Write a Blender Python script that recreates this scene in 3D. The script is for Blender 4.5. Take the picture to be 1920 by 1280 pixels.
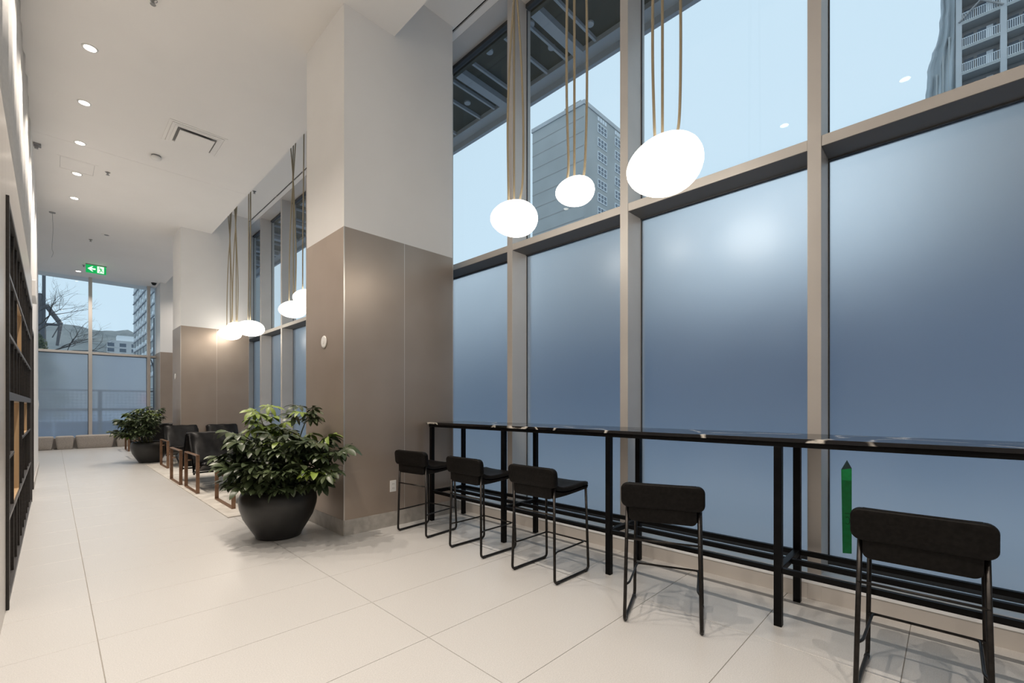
import bpy, bmesh, math, random
from mathutils import Vector, Matrix, Euler

scene = bpy.context.scene
C = scene.collection
for o in list(bpy.data.objects):
    bpy.data.objects.remove(o, do_unlink=True)
PI = math.pi

# ------------------------------------------------------------------ camera, sky, exposure
FPX, VPX, HORIZON = 841.0, 99.0, 760.0          # focal length, corridor vanishing point and horizon in a 1920x1280 frame
CAM_H = 1.25
yaw = math.atan2(960.0 - VPX, FPX)              # clockwise from +Y
cam_data = bpy.data.cameras.new('camera')
cam = bpy.data.objects.new('camera', cam_data)
C.objects.link(cam)
cam.location = (0, 0, CAM_H)
cam.rotation_euler = (PI / 2, 0, -yaw)
cam_data.sensor_fit = 'HORIZONTAL'
cam_data.sensor_width = 36.0
cam_data.lens = 36.0 * FPX / 1920.0
cam_data.shift_y = (HORIZON - 640.0) / 1920.0
cam_data.clip_start = 0.03
cam_data.clip_end = 2000
scene.camera = cam

world = bpy.data.worlds.new('overcast_sky')
scene.world = world
world.use_nodes = True
bgn = world.node_tree.nodes['Background']
bgn.inputs[0].default_value = (0.66, 0.84, 0.98, 1)
bgn.inputs[1].default_value = 1.0

vs = scene.view_settings
vs.view_transform = 'Standard'
vs.look = 'None'
vs.exposure = 0.0
vs.gamma = 1.0
vs.use_curve_mapping = False
cy = scene.cycles
cy.max_bounces = 6; cy.diffuse_bounces = 3; cy.glossy_bounces = 2; cy.transmission_bounces = 4; cy.transparent_max_bounces = 12
cy.blur_glossy = 0.3; cy.sample_clamp_indirect = 6.0

LAMP_WARM = (1.0, 0.885, 0.765)
DOWNLIGHT_W = 258.0
PENDANT_EMIT = 6.5

RIGHT = Vector((math.cos(yaw), -math.sin(yaw), 0))   # direction across the picture, used only for arranging stems and cables
FWD = Vector((math.sin(yaw), math.cos(yaw), 0))

# ------------------------------------------------------------------ materials
MATS = {}
def principled(name, col, rough=0.5, metal=0.0, **kw):
    m = bpy.data.materials.new(name); m.use_nodes = True
    nt = m.node_tree
    b = nt.nodes['Principled BSDF']
    b.inputs['Base Color'].default_value = (*col, 1)
    b.inputs['Roughness'].default_value = rough
    b.inputs['Metallic'].default_value = metal
    for k, v in kw.items():
        b.inputs[k].default_value = v
    MATS[name] = m
    return m, nt, b

def N(nt, t, **props):
    n = nt.nodes.new(t)
    for k, v in props.items():
        setattr(n, k, v)
    return n

def mottled(name, c0, c1, scale=5.0, rough=0.5, metal=0.0, bump=0.0, stretch=(1, 1, 1), detail=2.0, lo=0.35, hi=0.65, **kw):
    m, nt, b = principled(name, c0, rough, metal, **kw)
    tc = N(nt, 'ShaderNodeTexCoord'); mp = N(nt, 'ShaderNodeMapping')
    mp.inputs['Scale'].default_value = stretch
    nz = N(nt, 'ShaderNodeTexNoise'); nz.inputs['Scale'].default_value = scale; nz.inputs['Detail'].default_value = detail
    cr = N(nt, 'ShaderNodeValToRGB')
    cr.color_ramp.elements[0].position = lo; cr.color_ramp.elements[0].color = (*c0, 1)
    cr.color_ramp.elements[1].position = hi; cr.color_ramp.elements[1].color = (*c1, 1)
    L = nt.links.new
    L(tc.outputs['Object'], mp.inputs[0]); L(mp.outputs[0], nz.inputs['Vector'])
    L(nz.outputs['Fac'], cr.inputs[0]); L(cr.outputs[0], b.inputs['Base Color'])
    if bump:
        bp = N(nt, 'ShaderNodeBump'); bp.inputs['Strength'].default_value = bump; bp.inputs['Distance'].default_value = 0.01
        L(nz.outputs['Fac'], bp.inputs['Height']); L(bp.outputs[0], b.inputs['Normal'])
    return m

def emissive(name, col, strength, base=(0.8, 0.8, 0.8)):
    m, nt, b = principled(name, base, 0.4)
    b.inputs['Emission Color'].default_value = (*col, 1)
    b.inputs['Emission Strength'].default_value = strength
    return m

mottled('plaster', (0.85, 0.84, 0.825), (0.87, 0.86, 0.845), 2.0, 0.75)
mottled('ceiling_paint', (0.87, 0.85, 0.825), (0.885, 0.865, 0.84), 1.5, 0.8)
mottled('curtain_fabric', (0.70, 0.685, 0.66), (0.74, 0.725, 0.70), 30, 0.85)
mottled('laminate', (0.56, 0.51, 0.46), (0.60, 0.55, 0.50), 3, 0.28, 0.0, stretch=(1, 8, 0.3))
principled('slot_black', (0.008, 0.008, 0.009), 0.6)
mottled('grout', (0.30, 0.28, 0.25), (0.36, 0.33, 0.30), 8, 0.8)
mottled('black_steel', (0.003, 0.003, 0.0035), (0.005, 0.005, 0.0055), 12, 0.42, 0.0, **{'Specular IOR Level': 0.10})
mottled('rod_steel', (0.018, 0.016, 0.015), (0.030, 0.027, 0.025), 30, 0.33, 0.7)
mottled('black_leather', (0.005, 0.0045, 0.0042), (0.009, 0.008, 0.0075), 60, 0.5, bump=0.10, **{'Specular IOR Level': 0.10})
mottled('lounge_leather', (0.006, 0.006, 0.0065), (0.012, 0.0115, 0.012), 9, 0.34, bump=0.35, **{'Specular IOR Level': 0.16})
mottled('bronze_bar', (0.20, 0.115, 0.07), (0.27, 0.16, 0.10), 12, 0.38, 0.55)
mottled('shelf_brown', (0.014, 0.011, 0.009), (0.024, 0.019, 0.016), 6, 0.4, stretch=(1, 1, 8))
principled('shelf_edge', (0.10, 0.095, 0.095), 0.35, 0.4)
mottled('shelf_oak', (0.46, 0.31, 0.17), (0.54, 0.37, 0.21), 6, 0.5, stretch=(6, 6, 0.5))
mottled('alu', (0.60, 0.565, 0.53), (0.63, 0.595, 0.56), 3, 0.40, 0.25)
principled('alu_dark', (0.05, 0.052, 0.055), 0.5)
mottled('sill_metal', (0.84, 0.86, 0.88), (0.88, 0.90, 0.92), 2, 0.30, 0.0)
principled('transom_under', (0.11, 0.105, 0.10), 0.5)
mottled('pot_clay', (0.014, 0.0135, 0.013), (0.022, 0.021, 0.020), 5, 0.36)
mottled('soil', (0.02, 0.014, 0.01), (0.05, 0.035, 0.025), 40, 0.9, bump=0.6)
mottled('stem_green', (0.07, 0.09, 0.03), (0.11, 0.10, 0.05), 20, 0.6)
mottled('stone_base', (0.40, 0.375, 0.34), (0.50, 0.47, 0.43), 14, 0.35, detail=8)
mottled('rug_wool', (0.44, 0.41, 0.37), (0.60, 0.57, 0.52), 6, 0.95, bump=0.4, detail=10)
mottled('pouf_fabric', (0.40, 0.355, 0.315), (0.47, 0.42, 0.375), 40, 0.9)
principled('white_plastic', (0.78, 0.77, 0.75), 0.4)
principled('grey_plastic', (0.28, 0.28, 0.28), 0.5)
principled('brass_cable', (0.40, 0.33, 0.22), 0.5, 0.2)
principled('chrome', (0.5, 0.48, 0.45), 0.25, 1.0)
principled('edge_metal', (0.66, 0.62, 0.57), 0.3, 0.8)
mottled('green_tape', (0.0, 0.27, 0.065), (0.0, 0.33, 0.085), 30, 0.5)
principled('tape_tip', (0.02, 0.05, 0.055), 0.6)
emissive('lamp_glass', (1.0, 0.93, 0.82), PENDANT_EMIT, (0.9, 0.88, 0.85))
emissive('downlight_lens', (1.0, 0.90, 0.76), 14.0)
emissive('exit_green', (0.0, 0.46, 0.10), 0.75, (0.0, 0.35, 0.08))
emissive('exit_white', (0.85, 1.0, 0.88), 0.9)
emissive('signal_red', (1.0, 0.05, 0.08), 5.0)
# outside
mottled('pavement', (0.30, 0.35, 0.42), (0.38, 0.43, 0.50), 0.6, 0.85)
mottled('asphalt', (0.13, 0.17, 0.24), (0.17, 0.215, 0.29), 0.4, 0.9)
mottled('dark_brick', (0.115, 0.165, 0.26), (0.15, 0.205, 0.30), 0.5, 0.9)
mottled('tower_concrete', (0.50, 0.50, 0.48), (0.56, 0.56, 0.54), 0.15, 0.85)
mottled('tower_brown', (0.42, 0.39, 0.37), (0.48, 0.45, 0.43), 0.2, 0.85)
mottled('tower_pale', (0.62, 0.61, 0.60), (0.70, 0.69, 0.68), 0.25, 0.85)
mottled('tower_net', (0.46, 0.49, 0.50), (0.62, 0.65, 0.66), 0.9, 0.9, stretch=(1, 1, 0.15))
principled('building_glass', (0.16, 0.19, 0.23), 0.2)
principled('building_white', (0.92, 0.93, 0.94), 0.6)
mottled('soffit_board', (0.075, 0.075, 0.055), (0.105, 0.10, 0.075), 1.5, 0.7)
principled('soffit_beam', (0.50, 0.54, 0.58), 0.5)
mottled('hill_wood', (0.24, 0.25, 0.25), (0.33, 0.33, 0.32), 0.06, 1.0, detail=10, lo=0.4, hi=0.6)
mottled('bark', (0.06, 0.055, 0.055), (0.10, 0.09, 0.085), 5, 0.9)
mottled('needle_green', (0.10, 0.12, 0.07), (0.19, 0.20, 0.12), 6, 0.9)
principled('rust_steel', (0.13, 0.13, 0.14), 0.6, 0.2)
principled('fence_wire', (0.16, 0.17, 0.19), 0.5, 0.5)

# terrazzo tile: fine speckle, slow tone drift, soft polish
m, nt, b = principled('terrazzo', (0.66, 0.62, 0.56), 0.33)
tc = N(nt, 'ShaderNodeTexCoord')
n1 = N(nt, 'ShaderNodeTexNoise'); n1.inputs['Scale'].default_value = 190; n1.inputs['Detail'].default_value = 3
vo = N(nt, 'ShaderNodeTexVoronoi'); vo.inputs['Scale'].default_value = 75
r1 = N(nt, 'ShaderNodeValToRGB')
r1.color_ramp.elements[0].position = 0.38; r1.color_ramp.elements[0].color = (0.505, 0.495, 0.48, 1)
r1.color_ramp.elements[1].position = 0.60; r1.color_ramp.elements[1].color = (0.585, 0.57, 0.552, 1)
r2 = N(nt, 'ShaderNodeValToRGB')
r2.color_ramp.elements[0].position = 0.06; r2.color_ramp.elements[0].color = (1, 1, 1, 1)
r2.color_ramp.elements[1].position = 0.10; r2.color_ramp.elements[1].color = (0, 0, 0, 1)
mx = N(nt, 'ShaderNodeMixRGB'); mx.inputs[2].default_value = (0.88, 0.87, 0.85, 1)
ml = N(nt, 'ShaderNodeMath', operation='MULTIPLY'); ml.inputs[1].default_value = 0.6
L = nt.links.new
L(tc.outputs['Object'], n1.inputs['Vector']); L(tc.outputs['Object'], vo.inputs['Vector'])
L(n1.outputs['Fac'], r1.inputs[0]); L(vo.outputs['Distance'], r2.inputs[0]); L(r2.outputs[0], ml.inputs[0])
L(ml.outputs[0], mx.inputs[0]); L(r1.outputs[0], mx.inputs[1]); L(mx.outputs[0], b.inputs['Base Color'])

# brushed bronze cladding: horizontal micro grain plus faint warm mottling
m, nt, b = principled('bronze_panel', (0.30, 0.255, 0.215), 0.36, 0.55)
b.inputs['Anisotropic'].default_value = 0.3
tc = N(nt, 'ShaderNodeTexCoord'); mp = N(nt, 'ShaderNodeMapping'); mp.inputs['Scale'].default_value = (250, 250, 3)
n1 = N(nt, 'ShaderNodeTexNoise'); n1.inputs['Scale'].default_value = 1.0; n1.inputs['Detail'].default_value = 2
n2 = N(nt, 'ShaderNodeTexNoise'); n2.inputs['Scale'].default_value = 1.6
r1 = N(nt, 'ShaderNodeValToRGB')
r1.color_ramp.elements[0].position = 0.3; r1.color_ramp.elements[0].color = (0.40, 0.325, 0.265, 1)
r1.color_ramp.elements[1].position = 0.7; r1.color_ramp.elements[1].color = (0.45, 0.375, 0.315, 1)
mr = N(nt, 'ShaderNodeMapRange'); mr.inputs[3].default_value = 0.30; mr.inputs[4].default_value = 0.44
L = nt.links.new
L(tc.outputs['Object'], mp.inputs[0]); L(mp.outputs[0], n1.inputs['Vector']); L(tc.outputs['Object'], n2.inputs['Vector'])
L(n2.outputs['Fac'], r1.inputs[0]); L(r1.outputs[0], b.inputs['Base Color'])
L(n1.outputs['Fac'], mr.inputs[0]); L(mr.outputs[0], b.inputs['Roughness'])

# black stone with white veins
m, nt, b = principled('black_marble', (0.008, 0.008, 0.010), 0.12)
tc = N(nt, 'ShaderNodeTexCoord')
nz = N(nt, 'ShaderNodeTexNoise'); nz.inputs['Scale'].default_value = 2.2; nz.inputs['Detail'].default_value = 5
mxv = N(nt, 'ShaderNodeMixRGB'); mxv.inputs[0].default_value = 0.30
vo = N(nt, 'ShaderNodeTexVoronoi', feature='DISTANCE_TO_EDGE'); vo.inputs['Scale'].default_value = 2.1
n3 = N(nt, 'ShaderNodeTexNoise'); n3.inputs['Scale'].default_value = 4.5; n3.inputs['Detail'].default_value = 2
r2 = N(nt, 'ShaderNodeValToRGB')
r2.color_ramp.elements[0].position = 0.004; r2.color_ramp.elements[0].color = (1, 1, 1, 1)
r2.color_ramp.elements[1].position = 0.022; r2.color_ramp.elements[1].color = (0, 0, 0, 1)
r3 = N(nt, 'ShaderNodeValToRGB')
r3.color_ramp.elements[0].position = 0.42; r3.color_ramp.elements[0].color = (0, 0, 0, 1)
r3.color_ramp.elements[1].position = 0.48; r3.color_ramp.elements[1].color = (1, 1, 1, 1)
ml = N(nt, 'ShaderNodeMath', operation='MULTIPLY')
cm = N(nt, 'ShaderNodeMixRGB'); cm.inputs[1].default_value = (0.007, 0.007, 0.009, 1); cm.inputs[2].default_value = (0.72, 0.68, 0.62, 1)
L = nt.links.new
L(tc.outputs['Object'], nz.inputs['Vector']); L(tc.outputs['Object'], mxv.inputs[1]); L(nz.outputs['Color'], mxv.inputs[2])
L(mxv.outputs[0], vo.inputs['Vector']); L(tc.outputs['Object'], n3.inputs['Vector'])
L(vo.outputs['Distance'], r2.inputs[0]); L(n3.outputs['Fac'], r3.inputs[0])
L(r2.outputs[0], ml.inputs[0]); L(r3.outputs[0], ml.inputs[1]); L(ml.outputs[0], cm.inputs[0]); L(cm.outputs[0], b.inputs['Base Color'])

def schlick(nt, f0):
    lw = N(nt, 'ShaderNodeLayerWeight'); lw.inputs[0].default_value = 0.5
    pw = N(nt, 'ShaderNodeMath', operation='POWER'); pw.inputs[1].default_value = 5.0
    ma = N(nt, 'ShaderNodeMath', operation='MULTIPLY_ADD'); ma.inputs[1].default_value = 0.8; ma.inputs[2].default_value = f0
    nt.links.new(lw.outputs['Facing'], pw.inputs[0]); nt.links.new(pw.outputs[0], ma.inputs[0])
    return ma.outputs[0]

# clear glazing: lets light straight through, mirrors by Fresnel
m = bpy.data.materials.new('clear_glass'); m.use_nodes = True; MATS['clear_glass'] = m
nt = m.node_tree; nt.nodes.clear()
out = N(nt, 'ShaderNodeOutputMaterial'); tr = N(nt, 'ShaderNodeBsdfTransparent'); gl = N(nt, 'ShaderNodeBsdfGlossy')
tr.inputs[0].default_value = (0.96, 0.98, 0.985, 1); gl.inputs['Roughness'].default_value = 0.0
gl.inputs[0].default_value = (0.85, 0.88, 0.9, 1)
mxs = N(nt, 'ShaderNodeMixShader')
L = nt.links.new
L(schlick(nt, 0.02), mxs.inputs[0]); L(tr.outputs[0], mxs.inputs[1]); L(gl.outputs[0], mxs.inputs[2]); L(mxs.outputs[0], out.inputs[0])

# frosted film on glass: rough refraction through a real slab
def frosted(name, rough, tint, ior=1.35, milk=0.08):
    m = bpy.data.materials.new(name); m.use_nodes = True; MATS[name] = m
    nt = m.node_tree; nt.nodes.clear()
    out = N(nt, 'ShaderNodeOutputMaterial'); rf = N(nt, 'ShaderNodeBsdfRefraction'); gl = N(nt, 'ShaderNodeBsdfGlossy')
    rf.inputs['Color'].default_value = (*tint, 1); rf.inputs['Roughness'].default_value = rough; rf.inputs['IOR'].default_value = ior
    gl.inputs['Roughness'].default_value = 0.28; gl.inputs[0].default_value = (0.9, 0.93, 0.97, 1)
    tc = N(nt, 'ShaderNodeTexCoord'); nz = N(nt, 'ShaderNodeTexNoise'); nz.inputs['Scale'].default_value = 3.0; nz.inputs['Detail'].default_value = 8
    mr = N(nt, 'ShaderNodeMapRange'); mr.inputs[3].default_value = rough * 0.92; mr.inputs[4].default_value = rough * 1.08
    mxs = N(nt, 'ShaderNodeMixShader')
    L = nt.links.new
    L(tc.outputs['Object'], nz.inputs['Vector']); L(nz.outputs['Fac'], mr.inputs[0]); L(mr.outputs[0], rf.inputs['Roughness'])
    tl = N(nt, 'ShaderNodeBsdfTranslucent'); tl.inputs[0].default_value = (0.92, 0.95, 1.0, 1); mk_ = N(nt, 'ShaderNodeMixShader'); mk_.inputs[0].default_value = milk
    L(rf.outputs[0], mk_.inputs[1]); L(tl.outputs[0], mk_.inputs[2])
    L(schlick(nt, 0.04), mxs.inputs[0]); L(mk_.outputs[0], mxs.inputs[1]); L(gl.outputs[0], mxs.inputs[2]); L(mxs.outputs[0], out.inputs[0])
frosted('frosted_glass', 0.60, (0.99, 0.995, 1.0), 1.22)
frosted('frosted_film', 0.22, (0.97, 0.98, 1.0), 1.22, 0.22)

# leaves: object-to-object tone drift
def leaf_mat(name, c0, c1, rough):
    m, nt, b = principled(name, c0, rough)
    oi = N(nt, 'ShaderNodeObjectInfo'); cr = N(nt, 'ShaderNodeValToRGB')
    cr.color_ramp.elements[0].color = (*c0, 1); cr.color_ramp.elements[1].color = (*c1, 1)
    nt.links.new(oi.outputs['Random'], cr.inputs[0]); nt.links.new(cr.outputs[0], b.inputs['Base Color'])
    b.inputs['Subsurface Weight'].default_value = 0.0
leaf_mat('leaf_dark', (0.034, 0.052, 0.024), (0.080, 0.105, 0.048), 0.33)
leaf_mat('leaf_lime', (0.12, 0.19, 0.03), (0.20, 0.27, 0.05), 0.42)

# ------------------------------------------------------------------ mesh helpers
class MB:
    """collects vertices and faces of one mesh"""
    def __init__(self):
        self.v = []; self.f = []; self.mi = []; self.cur = 0
    def add(self, vs_, fs_):
        o = len(self.v)
        self.v += [tuple(p) for p in vs_]
        for f in fs_:
            self.f.append([i + o for i in f]); self.mi.append(self.cur)
        return self
    def box(self, x0, x1, y0, y1, z0, z1):
        v = [(x, y, z) for x in (x0, x1) for y in (y0, y1) for z in (z0, z1)]
        return self.add(v, [(0, 1, 3, 2), (4, 6, 7, 5), (0, 4, 5, 1), (2, 3, 7, 6), (0, 2, 6, 4), (1, 5, 7, 3)])
    def tube(self, pts, r, n=8, cap=True, r_end=None):
        pts = [Vector(p) for p in pts]
        k = len(pts); vs_ = []; fs_ = []
        up = None
        for i, p in enumerate(pts):
            t = (pts[min(i + 1, k - 1)] - pts[max(i - 1, 0)])
            t = t.normalized() if t.length > 1e-9 else Vector((0, 0, 1))
            if up is None:
                a = Vector((0, 0, 1)) if abs(t.z) < 0.9 else Vector((1, 0, 0))
                up = (a - t * a.dot(t)).normalized()
            else:
                up = up - t * up.dot(t)
                up = up.normalized() if up.length > 1e-6 else t.orthogonal().normalized()
            s = t.cross(up)
            rr = r if r_end is None else r + (r_end - r) * i / (k - 1)
            for j in range(n):
                a = 2 * PI * j / n
                vs_.append(p + (up * math.cos(a) + s * math.sin(a)) * rr)
        for i in range(k - 1):
            for j in range(n):
                fs_.append((i * n + j, i * n + (j + 1) % n, (i + 1) * n + (j + 1) % n, (i + 1) * n + j))
        if cap:
            fs_.append(tuple(reversed(range(n)))); fs_.append(tuple(range((k - 1) * n, k * n)))
        return self.add(vs_, fs_)
    def lathe(self, prof, n=32, c=(0, 0, 0), sx=1.0, sy=1.0, cap=True):
        vs_ = []; fs_ = []
        for (r, z) in prof:
            for j in range(n):
                a = 2 * PI * j / n
                vs_.append((c[0] + r * math.cos(a) * sx, c[1] + r * math.sin(a) * sy, c[2] + z))
        k = len(prof)
        for i in range(k - 1):
            for j in range(n):
                fs_.append((i * n + j, i * n + (j + 1) % n, (i + 1) * n + (j + 1) % n, (i + 1) * n + j))
        if cap:
            fs_.append(tuple(reversed(range(n)))); fs_.append(tuple(range((k - 1) * n, k * n)))
        return self.add(vs_, fs_)
    def prism(self, poly, fn, d0, d1):
        """extrude a 2D polygon; fn(a, b, d) -> xyz"""
        n = len(poly)
        vs_ = [fn(a, b, d0) for a, b in poly] + [fn(a, b, d1) for a, b in poly]
        fs_ = [tuple(range(n)), tuple(reversed(range(n, 2 * n)))]
        fs_ += [(i, (i + 1) % n, n + (i + 1) % n, n + i) for i in range(n)]
        return self.add(vs_, fs_)
    def mesh(self, name, mats, smooth=False):
        me = bpy.data.meshes.new(name)
        me.from_pydata(self.v, [], self.f)
        mats = [mats] if isinstance(mats, str) else mats
        for mm in mats:
            me.materials.append(MATS[mm])
        if len(mats) > 1:
            for p, i in zip(me.polygons, self.mi):
                p.material_index = i
        bm = bmesh.new(); bm.from_mesh(me)
        bmesh.ops.recalc_face_normals(bm, faces=bm.faces)
        bm.to_mesh(me); bm.free()
        if smooth:
            for p in me.polygons:
                p.use_smooth = True
        return me
    def build(self, name, mats, parent=None, smooth=False, bevel=0.0, loc=None, angle=None):
        o = bpy.data.objects.new(name, self.mesh(name, mats, smooth))
        C.objects.link(o)
        if parent: o.parent = parent
        if loc: o.location = loc
        if bevel:
            md = o.modifiers.new('bevel', 'BEVEL'); md.width = bevel; md.segments = 2; md.limit_method = 'ANGLE'
        return o

def empty(name, loc=(0, 0, 0), rz=0.0, parent=None):
    o = bpy.data.objects.new(name, None); C.objects.link(o)
    o.location = loc; o.rotation_euler = (0, 0, rz); o.empty_display_size = 0.1
    if parent: o.parent = parent
    return o

def tag(o, label, cat, group=None):
    o['label'] = label; o['category'] = cat
    if group: o['group'] = group
    return o

def thing(name, label, cat, loc=(0, 0, 0), rz=0.0, group=None):
    return tag(empty(name, loc, rz), label, cat, group)

def struct(o, label=None):
    o['kind'] = 'structure'
    if label: o['label'] = label
    return o

def box(name, dims, mat, parent=None, bevel=0.0):
    return MB().box(*dims).build(name, mat, parent, bevel=bevel)

def link_copy(src, parent, loc=None, rot=None, scale=None):
    c = src.copy(); C.objects.link(c); c.parent = parent
    if loc is not None: c.location = loc
    if rot is not None: c.rotation_euler = rot
    if scale is not None: c.scale = scale
    return c

def copy_tree(o, parent=None):
    c = o.copy(); C.objects.link(c); c.parent = parent
    for ch in list(o.children):
        copy_tree(ch, c)
    return c

def fillet(pts, r, n=5):
    pts = [Vector(p) for p in pts]
    out = [pts[0]]
    for i in range(1, len(pts) - 1):
        p = pts[i]; a = (pts[i - 1] - p); b = (pts[i + 1] - p)
        rr = min(r, a.length * 0.45, b.length * 0.45)
        a = p + a.normalized() * rr; b = p + b.normalized() * rr
        for k in range(n + 1):
            t = k / n
            out.append(a * (1 - t) ** 2 + p * 2 * t * (1 - t) + b * t * t)
    out.append(pts[-1])
    return out

def catmull(pts, m=6):
    pts = [Vector(p) for p in pts]
    P = [pts[0] * 2 - pts[1]] + pts + [pts[-1] * 2 - pts[-2]]
    out = []
    for i in range(1, len(P) - 2):
        for k in range(m):
            t = k / m
            p0, p1, p2, p3 = P[i - 1:i + 3]
            out.append(0.5 * ((2 * p1) + (p2 - p0) * t + (2 * p0 - 5 * p1 + 4 * p2 - p3) * t * t + (3 * p1 - p0 - 3 * p2 + p3) * t ** 3))
    out.append(pts[-1])
    return out

def pad(path, width, thick, nx=14, power=6.0, wobble=None, round_w=0.0):
    """upholstered pad that follows a path in the y-z plane, puffed, with soft edges"""
    mb = MB()
    path = catmull(path, 5)
    n = len(path)
    tops = []; bots = []
    def prof(t):
        return max(0.0, 1 - abs(2 * t - 1) ** power) ** (1 / 2.2)
    for i, p in enumerate(path):
        tg = (path[min(i + 1, n - 1)] - path[max(i - 1, 0)]).normalized()
        nr = Vector((0, -tg.z, tg.y))
        s = i / (n - 1)
        for j in range(nx + 1):
            t = 0.5 - 0.5 * math.cos(PI * j / nx) * (0.9 + 0.1 * abs(math.cos(PI * j / nx)))
            x = (t - 0.5) * width
            if round_w:                       # rounded outline corners
                e = max(0.0, abs(2 * s - 1) - (1 - round_w)) / round_w
                x *= 1 - 0.10 * e ** 2.5
            h = thick * 0.5 * min(prof(t), prof(s))
            w = wobble(s, t) if wobble else 0.0
            tops.append(Vector((x, p.y, p.z)) + nr * (h + w)); bots.append(Vector((x, p.y, p.z)) - nr * h)
    vs_ = tops + bots
    o = len(tops); fs_ = []
    for i in range(n - 1):
        for j in range(nx):
            a = i * (nx + 1) + j; b_ = a + 1; c = a + nx + 2; d = a + nx + 1
            fs_.append((a, b_, c, d)); fs_.append((o + d, o + c, o + b_, o + a))
    for i in range(n - 1):
        a = i * (nx + 1); d = a + nx + 1
        fs_.append((a, d, o + d, o + a)); a += nx; d += nx
        fs_.append((d, a, o + a, o + d))
    for j in range(nx):
        fs_.append((j + 1, j, o + j, o + j + 1))
        a = (n - 1) * (nx + 1) + j
        fs_.append((a, a + 1, o + a + 1, o + a))
    return mb.add(vs_, fs_)

# ------------------------------------------------------------------ dimensions of the place
X_WALL, X_GLASS, X_MULL = -0.20, 3.65, 3.42
Y_BACK, Y_END = -3.545, 18.60
Z_CEIL, Z_UP, X_BULK = 5.10, 5.66, 2.49
TX = [0.167, 1.417, 2.664]; TY0, TDY = 0.160, 0.6175

# ------------------------------------------------------------------ floor of single tiles
floor = struct(box('floor', (-1.10, 3.70, Y_BACK, 19.2, -0.12, -0.004), 'grout'), 'beige terrazzo tile floor of the lobby')
xs = [-1.08] + TX + [3.46]
gap = 0.0017
tile_mesh = {}
for ci in range(4):
    x0, x1 = xs[ci] + gap, xs[ci + 1] - gap
    w = (x1 - x0) / 2; hgt = TDY / 2 - gap; c = 0.0010
    mb = MB()
    mb.add([(-w, -hgt, -0.01), (w, -hgt, -0.01), (w, hgt, -0.01), (-w, hgt, -0.01),
            (-w, -hgt, -c), (w, -hgt, -c), (w, hgt, -c), (-w, hgt, -c),
            (-w + c, -hgt + c, 0), (w - c, -hgt + c, 0), (w - c, hgt - c, 0), (-w + c, hgt - c, 0)],
           [(3, 2, 1, 0)] + [(i, (i + 1) % 4, 4 + (i + 1) % 4, 4 + i) for i in range(4)]
           + [(4 + i, 4 + (i + 1) % 4, 8 + (i + 1) % 4, 8 + i) for i in range(4)] + [(8, 9, 10, 11)])
    me = mb.mesh('tile', 'terrazzo')
    for r in range(-6, 31):
        yc = TY0 + (r + 0.5) * TDY
        if yc > 19.0: break
        o = bpy.data.objects.new('tile', me); C.objects.link(o); o.parent = floor
        o.location = ((x0 + x1) / 2, yc, 0)

# ------------------------------------------------------------------ ceiling: lower field, bulkhead, raised strip over the glazing
ceiling = struct(empty('ceiling'), 'white plaster ceiling with a raised strip along the windows')
box('ceiling_field', (-0.45, X_BULK, Y_BACK, 9.198, Z_CEIL, 5.80), 'ceiling_paint', ceiling)
box('ceiling_field', (-1.10, X_BULK, 9.202, 19.2, Z_CEIL, 5.80), 'ceiling_paint', ceiling)
box('joint_strip', (-0.45, X_BULK - 0.001, 9.198, 9.202, Z_CEIL + 0.004, 5.79), 'ceiling_paint', ceiling)
box('raised_field', (X_BULK, 3.285, Y_BACK, 19.2, Z_UP, 5.80), 'ceiling_paint', ceiling)
box('raised_field', (3.312, 3.39, Y_BACK, 19.2, Z_UP, 5.80), 'ceiling_paint', ceiling)
for a, b_ in ((-3.5, 4.9), (5.0, 7.35), (7.40, 8.75), (8.80, 10.2), (10.25, 18.5)):
    box('slot_diffuser', (3.285, 3.312, a, b_, Z_UP + 0.02, 5.79), 'slot_black', ceiling)
box('slot_bridge', (3.285, 3.312, Y_BACK, 19.2, Z_UP + 0.03, 5.80), 'ceiling_paint', ceiling)

# ------------------------------------------------------------------ rear and left walls
struct(box('wall_rear', (-0.45, 3.9, Y_BACK - 0.2, Y_BACK, 0, 5.8), 'plaster'), 'plain plaster wall behind the viewpoint')
wl = struct(empty('wall_left'), 'left wall: laminate below, white above')
box('upper_wall', (-0.45, -0.255, Y_BACK, 9.0, 2.97, Z_CEIL), 'plaster', wl)
box('laminate_panel', (-0.245, X_WALL, Y_BACK, 4.10, 0, 2.985), 'laminate', wl, 0.002)
box('laminate_panel', (-0.245, X_WALL, 4.10, 9.02, 2.54, 2.985), 'laminate', wl, 0.002)
box('laminate_panel', (-0.245, X_WALL, 8.56, 9.02, 0, 2.54), 'laminate', wl, 0.002)
box('wall_core', (-0.60, -0.50, Y_BACK, 9.0, 0, 2.97), 'plaster', wl)
box('wall_cap', (-0.60, -0.245, Y_BACK, 9.02, 2.93, 2.984), 'plaster', wl)
box('white_wall', (-1.10, -0.21, 9.80, 13.45, 0, Z_CEIL), 'plaster', wl)
box('white_wall', (-1.10, -0.62, 13.45, 19.2, 0, Z_CEIL), 'plaster', wl)
box('white_wall', (-0.60, -0.21, 9.02, 9.80, 2.32, Z_CEIL), 'plaster', wl)
box('panel_end_cap', (-0.21, -0.165, 9.03, 9.75, 2.76, 2.98), 'plaster', wl, 0.006)
box('baseboard_strip', (-0.21, -0.195, 9.82, 13.44, 0, 0.10), 'alu', wl)
door = struct(empty('door_1'), 'dark narrow doorway beyond the shelf wall')
box('door_leaf', (-0.40, -0.36, 9.02, 9.80, 0, 2.32), 'shelf_brown', door)
box('door_frame', (-0.34, -0.198, 9.02, 9.06, 0, 2.32), 'shelf_brown', door)
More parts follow.
